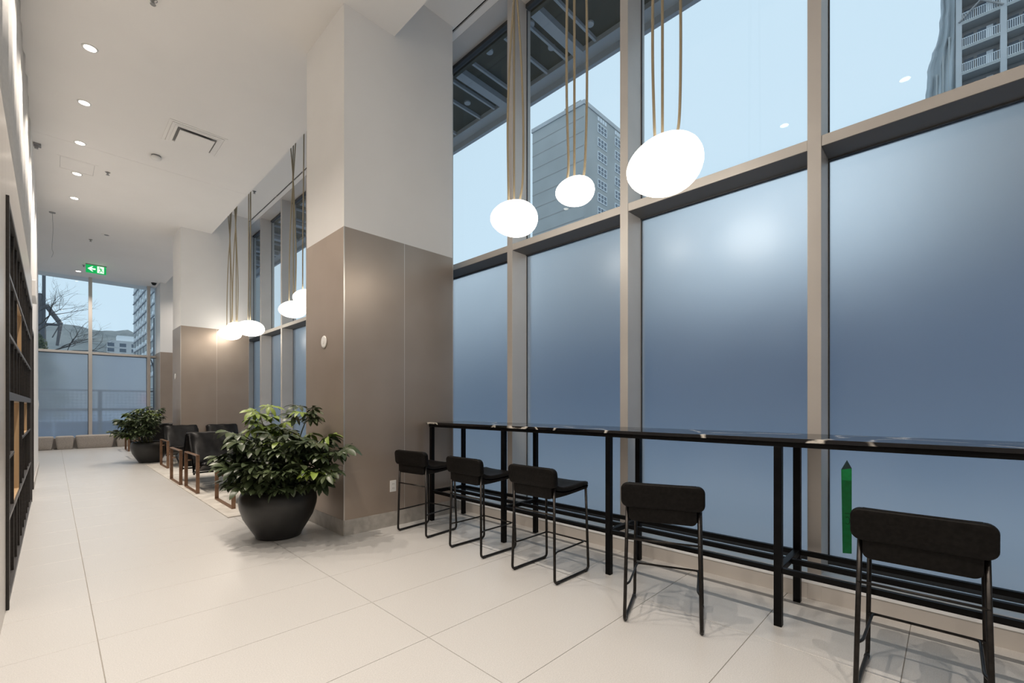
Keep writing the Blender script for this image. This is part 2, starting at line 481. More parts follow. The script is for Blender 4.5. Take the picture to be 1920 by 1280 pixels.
box('door_frame', (-0.34, -0.198, 9.76, 9.80, 0, 2.32), 'shelf_brown', door)
box('door_frame', (-0.34, -0.198, 9.06, 9.76, 2.28, 2.32), 'shelf_brown', door)

# sheer curtain with vertical folds over the laminate
rng = random.Random(4)
mb = MB(); pts = []
y = -2.0; ph = 0
while y < 9.55:
    a = 0.014 + 0.005 * math.sin(y * 1.7)
    pts.append((-0.228 + a * math.sin(ph) + 0.006 * math.sin(2.3 * ph + 1), y))
    y += 0.03; ph += 0.03 * 2 * PI / (0.46 + 0.10 * math.sin(y * 0.9))
vv = []; ff = []
for (x, y) in pts:
    vv += [(x, y, 2.99), (x, y, Z_CEIL), (x - 0.004, y, 2.99), (x - 0.004, y, Z_CEIL)]
for i in range(len(pts) - 1):
    a = i * 4; b_ = a + 4
    ff += [(a, b_, b_ + 1, a + 1), (a + 2, a + 3, b_ + 3, b_ + 2), (a + 1, b_ + 1, b_ + 3, a + 3), (a, a + 2, b_ + 2, b_)]
mb.add(vv, ff)
cur = tag(mb.build('curtain', 'curtain_fabric', smooth=True), 'tall white folded curtain above the laminate shelf wall', 'curtain')
tk = thing('curtain_bracket', 'small grey bracket at the ceiling where the white curtain ends', 'bracket', (-0.17, 9.62, Z_CEIL))
box('plate', (-0.03, 0.05, -0.05, 0.05, -0.03, 0), 'grey_plastic', tk, 0.003)
box('clip', (-0.02, 0.02, -0.02, 0.02, -0.07, -0.03), 'grey_plastic', tk, 0.003)

# ------------------------------------------------------------------ columns
def column(name, label, x0, x1, y0, y1, ztop, joints, zceil):
    t = thing(name, label, 'column', (x0, y0, 0), 0, 'bronze-clad columns along the glazing')
    w, d = x1 - x0, y1 - y0
    box('shaft', (0, w, 0, d, ztop - 0.002, zceil), 'plaster', t)
    box('core', (0.02, w - 0.02, 0.02, d - 0.02, 0, ztop), 'slot_black', t)
    js = [0.0] + joints + [w]
    zb = 0.150
    for a, b_ in zip(js[:-1], js[1:]):
        box('panel', (a + 0.003, b_ - 0.003, -0.004, 0.02, zb, ztop), 'bronze_panel', t)
        if b_ < w - 0.01:
            box('joint_trim', (b_ - 0.003, b_ + 0.003, -0.0045, 0.018, zb, ztop), 'edge_metal', t)
    box('panel', (-0.004, 0.02, 0.003, d - 0.003, zb, ztop), 'bronze_panel', t)
    box('panel', (w - 0.02, w + 0.004, 0.003, d - 0.003, zb, ztop), 'bronze_panel', t)
    box('panel', (0.003, w - 0.003, d - 0.02, d + 0.004, zb, ztop), 'bronze_panel', t)
    for (cx_, cy_) in ((-0.001, -0.001), (w + 0.001, -0.001), (-0.001, d + 0.001)):
        box('corner_trim', (cx_ - 0.005, cx_ + 0.005, cy_ - 0.005, cy_ + 0.005, zb, ztop), 'edge_metal', t)
    for q in ((0, w, -0.006, 0.02), (-0.006, 0.02, 0, d), (w - 0.02, w + 0.006, 0, d)):
        box('base_stone', (*q, 0, zb), 'stone_base', t)
    return t
column('column', 'nearest bronze-clad column beside the big pot plant and the bar table', 1.947, 3.255, 4.148, 5.05, 2.965, [0.662], 5.80)
column('column', 'middle bronze-clad column behind the black lounge chairs', 1.925, 3.235, 11.85, 12.75, 2.975, [0.662], 5.80)
column('column', 'farthest bronze-clad column, beside the end window', 2.35, 3.70, 17.70, 18.80, 2.93, [0.66], 5.80)

# ------------------------------------------------------------------ glazing
MY = [3.375 + 1.375 * k for k in range(-5, 12)]
def glazing(n, label, y0, y1):
    t = struct(empty('window_%d' % n), label)
    ms = [y for y in MY if y0 - 0.05 < y < y1 - 0.05]
    hw = 0.038
    for y in ms:
        box('mullion', (X_MULL, X_GLASS + 0.06, y - hw, y + hw, 0, Z_UP + 0.05), 'alu', t, 0.0025)
    edges = sorted(set([y0] + ms + [y1]))
    for a, b_ in zip(edges[:-1], edges[1:]):
        if b_ - a < 0.2: continue
        a2 = a + (hw if a in MY else 0); b2 = b_ - (hw if b_ in MY else 0)
        box('transom', (X_MULL + 0.004, X_GLASS + 0.05, a2 + 0.001, b2 - 0.001, 2.905, 2.972), 'alu', t, 0.002)
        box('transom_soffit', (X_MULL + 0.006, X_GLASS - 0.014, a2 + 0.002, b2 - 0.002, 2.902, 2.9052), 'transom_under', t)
        box('gasket', (X_GLASS - 0.014, X_GLASS + 0.03, a2, b2, 2.893, 2.905), 'alu_dark', t)
        box('gasket', (X_GLASS - 0.004, X_GLASS + 0.006, b2 - 0.008, b2, 0.21, 5.6), 'alu_dark', t)
        box('pane', (X_GLASS, X_GLASS + 0.012, a2, b2 - 0.008, 0.20, 2.893), 'frosted_glass', t)
        box('pane', (X_GLASS, X_GLASS + 0.004, a2, b2 - 0.008, 2.972, 5.62), 'clear_glass', t)
        box('gasket', (X_GLASS - 0.012, X_GLASS + 0.03, a2, b2, 0.185, 0.21), 'alu_dark', t)
    box('head', (3.39, X_GLASS + 0.06, y0, y1, Z_UP - 0.003, 5.80), 'alu', t)
    box('head_gasket', (X_GLASS - 0.02, X_GLASS + 0.04, y0, y1, 5.615, Z_UP - 0.003), 'alu_dark', t)
    box('sill', (X_MULL - 0.002, X_GLASS + 0.06, y0, y1, 0.10, 0.172), 'sill_metal', t, 0.004)
    box('sill_face', (X_MULL + 0.004, X_GLASS + 0.05, y0, y1, 0, 0.10), 'alu', t)
    box('sill_ridge', (X_MULL + 0.10, X_MULL + 0.125, y0, y1, 0.172, 0.182), 'sill_metal', t)
    return t
glazing(1, 'tall frosted glazing behind the bar table', Y_BACK, 4.75)
glazing(2, 'tall frosted glazing behind the lounge chairs', 4.75, 11.625)
glazing(3, 'tall frosted glazing between the middle and far columns', 11.625, 18.5)

we = struct(empty('window_4'), 'glazed end wall with frosted lower panes')
ex = [-0.60, 0.79, 2.165, 2.36]
for x in ex[1:3]:
    box('mullion', (x - 0.04, x + 0.04, Y_END - 0.12, Y_END + 0.06, 0, Z_CEIL), 'alu', we, 0.002)
box('jamb', (-0.615, -0.56, Y_END - 0.10, Y_END + 0.06, 0, Z_CEIL), 'alu', we)
for i, (a, b_) in enumerate(zip(ex[:-1], ex[1:])):
    a2, b2 = a + 0.041, b_ - (0.041 if i < 2 else 0.0)
    box('transom', (a2, b2, Y_END - 0.10, Y_END + 0.05, 2.80, 2.865), 'alu', we, 0.002)
    box('gasket', (a2, b2, Y_END - 0.012, Y_END + 0.03, 2.785, 2.80), 'alu_dark', we)
    box('pane', (a2, b2, Y_END, Y_END + (0.012 if i < 2 else 0.004), 0.30, 2.785), 'frosted_film' if i < 2 else 'clear_glass', we)
    box('pane', (a2, b2, Y_END, Y_END + 0.004, 2.865, Z_CEIL), 'clear_glass', we)
    if i < 2:
        box('gasket', (b2 - 0.012, b2, Y_END - 0.012, Y_END, 0.30, 2.785), 'alu_dark', we)
box('sill', (-0.61, 2.36, Y_END - 0.10, Y_END + 0.06, 0.0, 0.30), 'alu', we, 0.003)

# ------------------------------------------------------------------ bar table
TL = [4.035 - 1.112 * k for k in range(6)]
XF, XR = 2.885, 3.325
tb = thing('bar_table', 'long black bar table with veined stone top along the frosted glazing', 'table', (XF, TL[0], 0))
def tbox(name, x0, x1, y0, y1, z0, z1, mat='black_steel', bev=0.002):
    return MB().box(x0 - XF, x1 - XF, y0 - TL[0], y1 - TL[0], z0, z1).build(name, mat, tb, bevel=bev)
YT1, YT0 = 4.10, TL[-1] - 0.06
tbox('top', 2.855, 3.405, YT0, YT1, 1.046, 1.068, 'black_marble', 0.0015)
tbox('apron', 2.865, 2.905, YT0 + 0.01, YT1 - 0.035, 1.018, 1.046)
tbox('apron', 3.305, 3.345, YT0 + 0.01, YT1 - 0.035, 1.018, 1.046)
for y in TL:
    tbox('leg', XF - 0.02, XF + 0.02, y - 0.02, y + 0.02, 0, 1.018)
    tbox('leg', XR - 0.02, XR + 0.02, y - 0.02, y + 0.02, 0, 1.018)
    tbox('cross_bar', XF + 0.02, XR - 0.02, y - 0.018, y + 0.018, 0.298, 0.334)
    tbox('cross_bar', XF + 0.02, XR - 0.02, y - 0.018, y + 0.018, 1.018, 1.045)
for a, b_ in zip(TL[1:], TL[:-1]):
    for x in (XF, 3.105, XR):
        tbox('foot_rail', x - 0.015, x + 0.015, a + 0.02, b_ - 0.02, 0.302, 0.332)

# ------------------------------------------------------------------ bar stools
# local frame: sitter looks along +X; back at -X; width along Y
def make_stool(label):
    t = thing('bar_stool', label, 'stool', (0, 0, 0), 0, 'black bar stools at the bar table')
    hw = 0.205; xb, xf = -0.20, 0.205; r = 0.0100
    for s in (-1, 1):
        ys = s * hw
        leg = MB().tube(fillet([(xb + 0.012, ys * 0.93, 0.682), (xb, ys, 0.012), (xf, ys, 0.012), (xf - 0.02, ys * 0.95, 0.625)], 0.035, 6), r, 10)
        o = leg.build('side_frame', 'rod_steel', t, smooth=True)
        for x in (xb + 0.035, xf - 0.035):
            MB().tube([(x - 0.014, ys, 0.011), (x + 0.014, ys, 0.011)], 0.0115, 10).build('glide', 'slot_black', o, smooth=True)
    MB().tube([(xb + 0.010, -hw * 0.93, 0.680), (xb + 0.010, hw * 0.93, 0.680)], r * 0.8, 8).build('back_rail', 'rod_steel', t, smooth=True)
    MB().tube([(xb + 0.004, -hw * 0.98, 0.486), (xb + 0.004, hw * 0.98, 0.486)], 0.006, 8).build('cross_rail', 'rod_steel', t, smooth=True)
    MB().tube(fillet([(xb + 0.002, -hw, 0.215), (xb + 0.05, -hw * 0.90, 0.218), (xf - 0.018, -hw * 0.90, 0.222), (xf - 0.018, hw * 0.90, 0.222),
                      (xb + 0.05, hw * 0.90, 0.218), (xb + 0.002, hw, 0.215)], 0.03, 5), 0.0065, 8).build('foot_rest', 'rod_steel', t, smooth=True)
    MB().tube([(xf - 0.018, -hw * 0.985, 0.222), (xf - 0.018, hw * 0.985, 0.222)], 0.0062, 8).build('foot_rest', 'rod_steel', t, smooth=True)
    MB().tube([(xf - 0.018, -hw * 0.95, 0.622), (xf - 0.018, hw * 0.95, 0.622)], 0.007, 8).build('seat_rail', 'rod_steel', t, smooth=True)
    # backrest pad: upright, a little dished; path runs along local y,z so swap axes afterwards
    def rot(mb):
        mb.v = [(-v[1] if False else v[1], v[0], v[2]) for v in mb.v]; return mb
    # rounded slab in the y-z plane, slightly curved
    def slab(w, h, th, x0, z0, cr, bow, lean):
        n = 36; outl = []
        for q, (cy, cz) in enumerate(((w / 2 - cr, h / 2 - cr), (-(w / 2 - cr), h / 2 - cr), (-(w / 2 - cr), -(h / 2 - cr)), (w / 2 - cr, -(h / 2 - cr)))):
            for k in range(n // 4):
                a = q * PI / 2 + (PI / 2) * k / (n // 4 - 1)
                outl.append((cy + cr * math.cos(a), cz + cr * math.sin(a)))
        m_ = len(outl)
        rings = []
        for (sc_, xx) in ((0.55, -th * 0.5), (0.88, -th * 0.49), (0.955, -th * 0.43), (0.99, -th * 0.26), (1.0, 0), (0.99, th * 0.26), (0.955, th * 0.43), (0.88, th * 0.49), (0.55, th * 0.5)):
            rings.append([(y_ - math.copysign(min(abs(y_), (1 - sc_) * h * 0.5 + 0) if sc_ > 0.6 else abs(y_) * 0.45, y_),
                           z_ * (sc_ if sc_ > 0.6 else 0.4), xx) for (y_, z_) in outl])
        mb = MB(); vs_ = []; fs_ = []
        for rg in rings:
            for (y_, z_, xx) in rg:
                bx = bow * (1 - (2 * y_ / w) ** 2)
                vs_.append((x0 + xx - bx + lean * z_, y_, z0 + z_))
        for i in range(len(rings) - 1):
            for j in range(m_):
                fs_.append((i * m_ + j, i * m_ + (j + 1) % m_, (i + 1) * m_ + (j + 1) % m_, (i + 1) * m_ + j))
        fs_.append(tuple(range(m_))); fs_.append(tuple(range((len(rings) - 1) * m_, len(rings) * m_)))
        return mb.add(vs_, fs_)
    bk = slab(0.445, 0.140, 0.050, -0.205, 0.742, 0.038, 0.012, -0.10).build('backrest', 'black_leather', t, smooth=True)
    for s in (0.026,):
        pts = []
        for k in range(25):
            y_ = -0.178 + 0.356 * k / 24
            pts.append((-0.207 - 0.012 * (1 - (2 * y_ / 0.445) ** 2) - 0.10 * 0.069, y_, 0.742 + 0.0695))
        MB().tube(pts, 0.0035, 6).build('piping', 'black_leather', bk, smooth=True)
    # seat: wedge pad, thicker at the rear, sides rising to the back
    mb = MB(); nx, ny = 14, 14; top = []; bot = []
    for i in range(nx + 1):
        s = 0.5 - 0.5 * math.cos(PI * i / nx)
        x = -0.195 + 0.425 * s
        zt = 0.668 - 0.012 * math.sin(PI * min(1, s * 1.2)) + (0.055 * (1 - s / 0.30) ** 2 if s < 0.30 else 0)
        zb = 0.592 + 0.018 * s + 0.012 * s * s
        for j in range(ny + 1):
            u = 0.5 - 0.5 * math.cos(PI * j / ny)
            hw_ = (0.185 + 0.020 * min(1, s * 3)) * (1 - 0.10 * max(0, (s - 0.9) / 0.1) ** 2 - 0.05 * max(0, (0.06 - s) / 0.06) ** 2)
            e = min(1, (1 - abs(2 * u - 1)) / 0.10) ; e = math.sqrt(max(0, 1 - (1 - e) ** 2))
            es = min(1, s / 0.05, (1 - s) / 0.06); es = math.sqrt(max(0, 1 - (1 - es) ** 2))
            mid = (zt + zb) / 2; hh = (zt - zb) / 2 * min(e, es) ** 0.8
            side = 0.010 * abs(2 * u - 1) ** 3
            top.append((x, (2 * u - 1) * hw_, mid + hh + side)); bot.append((x, (2 * u - 1) * hw_, mid - hh))
    o_ = len(top); fs_ = []
    for i in range(nx):
        for j in range(ny):
            a = i * (ny + 1) + j
            fs_.append((a, a + 1, a + ny + 2, a + ny + 1)); fs_.append((o_ + a + ny + 1, o_ + a + ny + 2, o_ + a + 1, o_ + a))
    mb.add(top + bot, fs_)
    me = mb.build('seat', 'black_leather', t, smooth=True)
    md = me.modifiers.new('weld', 'WELD'); md.merge_threshold = 0.0004
    # sloping shell that joins seat and backrest
    shell = slab(0.365, 0.115, 0.034, -0.196, 0.650, 0.030, 0.006, -0.06).build('back_shell', 'black_leather', t, smooth=True)
    return t
spots = [
    (2.622, 3.748, math.radians(7), 'black leather bar stool closest to the bronze column'),
    (2.632, 2.932, 0.0, 'second black bar stool counted from the bronze column'),
    (2.632, 2.167, 0.0, 'third black bar stool counted from the bronze column, middle of five'),
    (2.563, 1.223, math.radians(21), 'fourth black bar stool from the column, turned at an angle to the table'),
    (2.645, 0.090, 0.0, 'nearest black bar stool at the right, cut by the bottom edge'),
]
stool = None
for (x, y, rz, lab) in spots:
    if stool is None:
        s_ = stool = make_stool(lab)
    else:
        s_ = copy_tree(stool); s_['label'] = lab
    s_.location = (x, y, 0); s_.rotation_euler = (0, 0, rz)

# ------------------------------------------------------------------ tape on the glass
tp = thing('green_tape', 'green tape strip with pointed dark tip stuck on the frosted pane', 'tape', (X_GLASS - 0.002, 0.50, 0.30))
yz = lambda a, b, d_: (d_, a, b)
MB().prism([(0.016, 0.526), (-0.040, 0.540), (-0.040, -0.018), (0.008, -0.024)], yz, -0.0015, 0.0008).build('strip', 'green_tape', tp)
MB().prism([(0.016, 0.526), (-0.015, 0.592), (-0.040, 0.540)], yz, -0.0015, 0.0008).build('tip', 'tape_tip', tp)
mk = MB()                                     # faint dark marks half hidden by the stool
mk.box(-0.0019, -0.0015, -0.030, -0.004, 0.238, 0.243)
for k in range(10):
    a0, a1 = PI * 0.25 + k * PI * 0.15, PI * 0.25 + (k + 1) * PI * 0.15
    mk.prism([(-0.018 + 0.014 * math.cos(a0), 0.195 + 0.026 * math.sin(a0)), (-0.018 + 0.014 * math.cos(a1), 0.195 + 0.026 * math.sin(a1)),
              (-0.018 + 0.010 * math.cos(a1), 0.195 + 0.021 * math.sin(a1)), (-0.018 + 0.010 * math.cos(a0), 0.195 + 0.021 * math.sin(a0))], yz, -0.0019, -0.0015)
principled('tape_ink', (0.0, 0.12, 0.035), 0.6)
mk.build('ink_mark', 'tape_ink', tp)

# ------------------------------------------------------------------ outlet and round plates on the columns
ot = thing('wall_outlet', 'white wall outlet on the nearest bronze column', 'outlet', (2.470, 4.148 - 0.004, 0.415))
box('plate', (-0.036, 0.036, -0.006, 0, -0.058, 0.058), 'white_plastic', ot, 0.002)
for z in (-0.022, 0.022):
    s = box('socket', (-0.017, 0.017, -0.008, -0.006, z - 0.016, z + 0.016), 'white_plastic', ot, 0.001)
    box('slot', (-0.009, -0.006, -0.0085, -0.008, z - 0.006, z + 0.007), 'slot_black', s)
    box('slot', (0.006, 0.009, -0.0085, -0.008, z - 0.006, z + 0.007), 'slot_black', s)
def plate(label, loc):
    t = thing('round_plate', label, 'wall plate', loc, 0, 'round white plates on the columns')
    d = MB().lathe([(0.052, 0), (0.062, 0.002), (0.064, 0.006), (0.060, 0.010), (0.045, 0.011)], 32)
    d.v = [(-v[2], v[0], v[1]) for v in d.v]; d.build('disc', 'white_plastic', t, smooth=True)
    d = MB().lathe([(0.020, 0), (0.020, 0.004)], 20)
    d.v = [(-v[2] - 0.010, v[0], v[1]) for v in d.v]; d.build('centre', 'white_plastic', t)
plate('small round white plate on the side of the nearest column', (1.947 - 0.004, 4.583, 1.90))
plate('small round white plate on the side of the middle column', (1.925 - 0.004, 12.42, 1.90))

# ------------------------------------------------------------------ shelf wall on the left
sh = thing('wall_shelf', 'tall dark open shelving unit recessed in the left wall', 'shelving', (X_WALL, 4.13, 0))
def sbox(name, x0, x1, y0, y1, z0, z1, mat, bev=0.001, parent=None):
    return MB().box(x0 - X_WALL, x1 - X_WALL, y0 - 4.13, y1 - 4.13, z0, z1).build(name, mat, parent or sh, bevel=bev)
XB, XFr = -0.48, -0.202
sbox('back_panel', XB - 0.015, XB, 4.13, 8.55, 0, 2.53, 'shelf_brown')
sbox('side_post', XB, -0.186, 4.115, 4.150, 0, 2.535, 'shelf_brown')
sbox('side_post', XB, -0.186, 8.525, 8.555, 0, 2.535, 'shelf_edge')
sbox('top_board', XB, -0.190, 4.15, 8.525, 2.50, 2.535, 'shelf_brown')
sbox('plinth', XB, -0.192, 4.15, 8.525, 0, 0.030, 'shelf_edge')
VY = [4.145 + 0.42 * k for k in range(1, 11)]
rows = [(0.030, 0.50), (0.522, 1.285), (1.340, 1.705), (1.727, 2.095), (2.117, 2.50)]
skip = {(1, 2), (1, 6), (3, 3)}
for z0, z1, th in ((0.50, 0.522, 0), (1.285, 1.340, 0), (1.705, 1.727, 0), (2.095, 2.117, 0)):
    sbox('shelf_board', XB, -0.197, 4.15, 8.525, z0, z1, 'shelf_edge')
for ri, (z0, z1) in enumerate(rows):
    for k, y in enumerate(VY):
        if (ri, k) in skip: continue
        zz = z0
        sbox('partition', XB, XFr, y - 0.009, y + 0.009, zz, z1, 'shelf_brown')
sbox('shelf_board', XB, -0.199, 4.15, 4.976, 0.895, 0.915, 'shelf_edge')
sbox('shelf_board', XB, -0.199, 6.254, 8.525, 0.935, 0.955, 'shelf_edge')
for (y0, y1, z0, z1) in ((4.985 + 0.009, 5.825 - 0.009, 0.522, 1.285), (6.665 + 0.009, 7.505 - 0.009, 0.955, 1.285), (5.405 + 0.009, 6.245 - 0.009, 1.727, 2.095)):
    q = 0.012
    sbox('oak_lining', XB, XFr - 0.004, y1 - q, y1, z0, z1, 'shelf_oak')
    sbox('oak_lining', XB, XFr - 0.004, y0, y0 + q, z0, z1, 'shelf_oak')
    sbox('oak_lining', XB, XFr - 0.004, y0 + q, y1 - q, z1 - q, z1, 'shelf_oak')
    sbox('oak_lining', XB, XFr - 0.004, y0 + q, y1 - q, z0, z0 + q, 'shelf_oak')
    sbox('oak_lining', XB, XB + q, y0 + q, y1 - q, z0 + q, z1 - q, 'shelf_oak')

# ------------------------------------------------------------------ rug and lounge chairs
rg = tag(box('area_rug', (1.36, 3.25, 5.74, 12.1, 0.0, 0.011), 'rug_wool', None, 0.004), 'pale patterned area rug under the black lounge chairs', 'rug')

# local frame: sitter looks along -Y; origin on the floor in the middle
def make_chair():
    t = empty('lounge_chair')
    W, D, H = 0.70, 0.80, 0.54
    for s in (-1, 1):
        x = s * W / 2; bw, bt = 0.022, 0.014
        m_ = MB()
        m_.box(x - bw, x + bw, -D / 2, -D / 2 + bt, 0, H); m_.box(x - bw, x + bw, D / 2 - bt, D / 2, 0, H)
        m_.box(x - bw, x + bw, -D / 2 + bt, D / 2 - bt, 0, bt); m_.box(x - bw, x + bw, -D / 2 + bt, D / 2 - bt, H - bt, H)
        m_.build('side_frame', 'bronze_bar', t, bevel=0.002)
        xi = s * (W / 2 - 0.055)
        MB().tube([(xi, -0.36, 0.395), (xi, 0.10, 0.235), (xi, 0.20, 0.235)], 0.013, 8).build('seat_rail', 'black_steel', t, smooth=True)
        MB().tube([(xi, 0.14, 0.20), (xi, 0.465, 0.79)], 0.013, 8).build('back_post', 'black_steel', t, smooth=True)
        MB().tube([(xi, -0.30, 0.37), (s * W / 2, -0.30, 0.37)], 0.011, 8).build('joint_pin', 'bronze_bar', t, smooth=True)
        MB().tube([(xi, 0.26, 0.415), (s * W / 2, 0.26, 0.415)], 0.011, 8).build('joint_pin', 'bronze_bar', t, smooth=True)
    for (y, z) in ((-0.355, 0.39), (0.16, 0.225), (0.463, 0.785)):
        MB().tube([(-W / 2 + 0.055, y, z), (W / 2 - 0.055, y, z)], 0.012, 8).build('cross_tube', 'black_steel', t, smooth=True)
    wob = lambda s, t_: 0.010 * math.sin(9 * s + 4 * t_) * math.sin(PI * s) + 0.007 * math.sin(17 * t_ + 6 * s) * math.sin(PI * t_)
    pad([(0, -0.40, 0.405), (0, -0.25, 0.375), (0, -0.02, 0.305), (0, 0.14, 0.285), (0, 0.21, 0.32)], W - 0.13, 0.075, 16, 8, wob).build('seat', 'lounge_leather', t, smooth=True)
    pad([(0, 0.15, 0.33), (0, 0.22, 0.43), (0, 0.34, 0.62), (0, 0.425, 0.755), (0, 0.462, 0.805)], W - 0.11, 0.11, 16, 6, wob).build('backrest', 'lounge_leather', t, smooth=True)
    bs = MB()
    bs.box(-W / 2 + 0.06, W / 2 - 0.06, -0.004, 0.004, 0, 0.56)
    o = bs.build('back_sling', 'lounge_leather', t); o.location = (0, 0.20, 0.27); o.rotation_euler = (-math.radians(29), 0, 0)
    return t
chair0 = make_chair()
CH = [
    (1.775, 7.965, 0, 'front black leather lounge chair with bronze arms, facing the big pot plant'),
    (1.745, 8.975, PI, 'black leather lounge chair standing back to back with the front one'),
    (1.935, 11.42, 0, 'black leather lounge chair against the middle column beside the far pot plant'),
    (1.865, 6.545, PI, 'black leather lounge chair mostly hidden behind the near pot plant'),
    (2.68, 11.36, 0, 'inner black leather lounge chair against the middle column'),
    (2.70, 8.02, 0, 'inner black leather lounge chair next to the windows, seen above the front one'),
    (1.78, 14.15, PI, 'black lounge chair with bronze legs just behind the far pot plant'),
    (1.80, 16.40, 0, 'farthest black lounge chair, before the end window'),
]
for i, (x, y, rz, lab) in enumerate(CH):
    c_ = chair0 if i == 0 else copy_tree(chair0)
    tag(c_, lab, 'chair', 'black leather lounge chairs')
    c_.location = (x, y, 0.0115 if y < 12 else 0.0); c_.rotation_euler = (0, 0, rz)

# ------------------------------------------------------------------ pot plants
def leaf_mesh(seed, mat):
    r_ = random.Random(seed); mb = MB()
    PL = 0.13
    pet = catmull([(0, 0, 0), (PL * 0.5, 0, 0.025), (PL, 0, 0.030)], 3)
    mb.tube(pet, 0.0025, 4, cap=False)
    hub = Vector((PL, 0, 0.030))
    n = r_.choice((7, 8, 8, 9))
    for i in range(n):
        a = -PI * 0.80 + 1.60 * PI * i / (n - 1) + r_.uniform(-0.08, 0.08)
        Ln = r_.uniform(0.125, 0.175) * (1.0 if abs(a) < 1.9 else 0.78)
        wd = Ln * r_.uniform(0.155, 0.20)
        d = Vector((math.cos(a), math.sin(a), 0)); s_ = Vector((-math.sin(a), math.cos(a), 0))
        droop = r_.uniform(0.35, 0.95); rise = r_.uniform(0.0, 0.15); fold = r_.uniform(0.15, 0.4); tw = r_.uniform(-0.25, 0.25)
        vs_ = []; prof = [(0.0, 0.06), (0.14, 0.14), (0.32, 0.72), (0.55, 1.0), (0.78, 0.82), (0.92, 0.42), (1.0, 0.02)]
        for (q, w) in prof:
            c0 = hub + d * (Ln * q * (1 - 0.18 * droop * q)) + Vector((0, 0, Ln * (rise * q - droop * q * q * 0.75)))
            wv = w * wd
            for sg in (-1, 0, 1):
                vs_.append(c0 + s_ * (wv * sg) + Vector((0, 0, (fold * abs(sg) + tw * sg) * wv)))
        fs_ = []
        for k in range(len(prof) - 1):
            o_ = k * 3
            fs_ += [(o_, o_ + 1, o_ + 4, o_ + 3), (o_ + 1, o_ + 2, o_ + 5, o_ + 4)]
        mb.add(vs_, fs_)
    me = mb.mesh('leaf', mat, smooth=True)
    return me
LD = [leaf_mesh(i, 'leaf_dark') for i in range(6)]
LL = [leaf_mesh(20 + i, 'leaf_lime') for i in range(3)]

def plant(label, loc, stems, seed, blocked, shift=0.0):
    t = thing('potted_plant', label, 'plant', loc, 0, 'pot plants beside the columns')
    MB().lathe([(0.175, 0.0), (0.195, 0.006), (0.206, 0.035), (0.252, 0.11), (0.303, 0.20), (0.331, 0.29), (0.338, 0.345), (0.332, 0.40), (0.312, 0.445), (0.298, 0.455), (0.286, 0.448), (0.282, 0.40)], 48).build('pot', 'pot_clay', t, smooth=True)
    MB().lathe([(0.285, 0.405), (0.18, 0.418), (0.05, 0.422)], 32).build('soil', 'soil', t, smooth=True)
    r_ = random.Random(seed)
    for (sr, sd, h_, nl, span, lime, size) in stems:
        sr += shift
        top = RIGHT * sr + FWD * sd + Vector((0, 0, h_))
        base = Vector((top.x * 0.30, top.y * 0.30, 0.41))
        mid = base.lerp(top, 0.5) + Vector((0, 0, 0.05 + 0.06 * (1 if h_ > 0.7 else 0)))
        path = catmull([base, mid, top], 6)
        MB().tube(path, 0.009, 6, r_end=0.004).build('stem', 'stem_green', t, smooth=True)
        nl = int(nl * 1.35)
        for k in range(nl):
            s = 1 - span * (k / max(1, nl - 1)) ** 0.9
            p = path[min(len(path) - 1, max(0, int(round(s * (len(path) - 1)))))]
            az = k * 2.399 + r_.uniform(-0.3, 0.3)
            # lean outward from the plant's middle
            outv = Vector((p.x, p.y, 0)); 
            dv = Vector((math.cos(az), math.sin(az), 0)) + (outv.normalized() * 0.55 if outv.length > 0.05 else Vector((0, 0, 0)))
            az = math.atan2(dv.y, dv.x)
            el = math.radians(r_.uniform(5, 35) - 30 * (1 - s))
            sc_ = size * r_.uniform(0.66, 0.95)
            tipw = Vector(loc) + p + Vector((math.cos(az) * 0.22 * sc_, math.sin(az) * 0.22 * sc_, 0))
            tipc = Vector(loc) + p + Vector((math.cos(az) * 0.13 * sc_, math.sin(az) * 0.13 * sc_, 0))
            if any(blocked(q.x, q.y, m_) for q, m_ in ((tipw, 0.05), (tipc, 0.12), (Vector(loc) + p, 0.02))):
                continue
            me = r_.choice(LL) if r_.random() < lime else r_.choice(LD)
            o = bpy.data.objects.new('leaf', me); C.objects.link(o); o.parent = t
            o.location = p
            o.rotation_euler = Euler((r_.uniform(-0.35, 0.35), -el, az), 'XYZ')
            o.scale = (sc_, sc_, sc_)
    return t
P1 = (1.52, 4.62, 0)
def blk(x0, y0):
    return lambda x, y, m_: x > x0 - m_ and y0 - m_ < y < y0 + 0.95
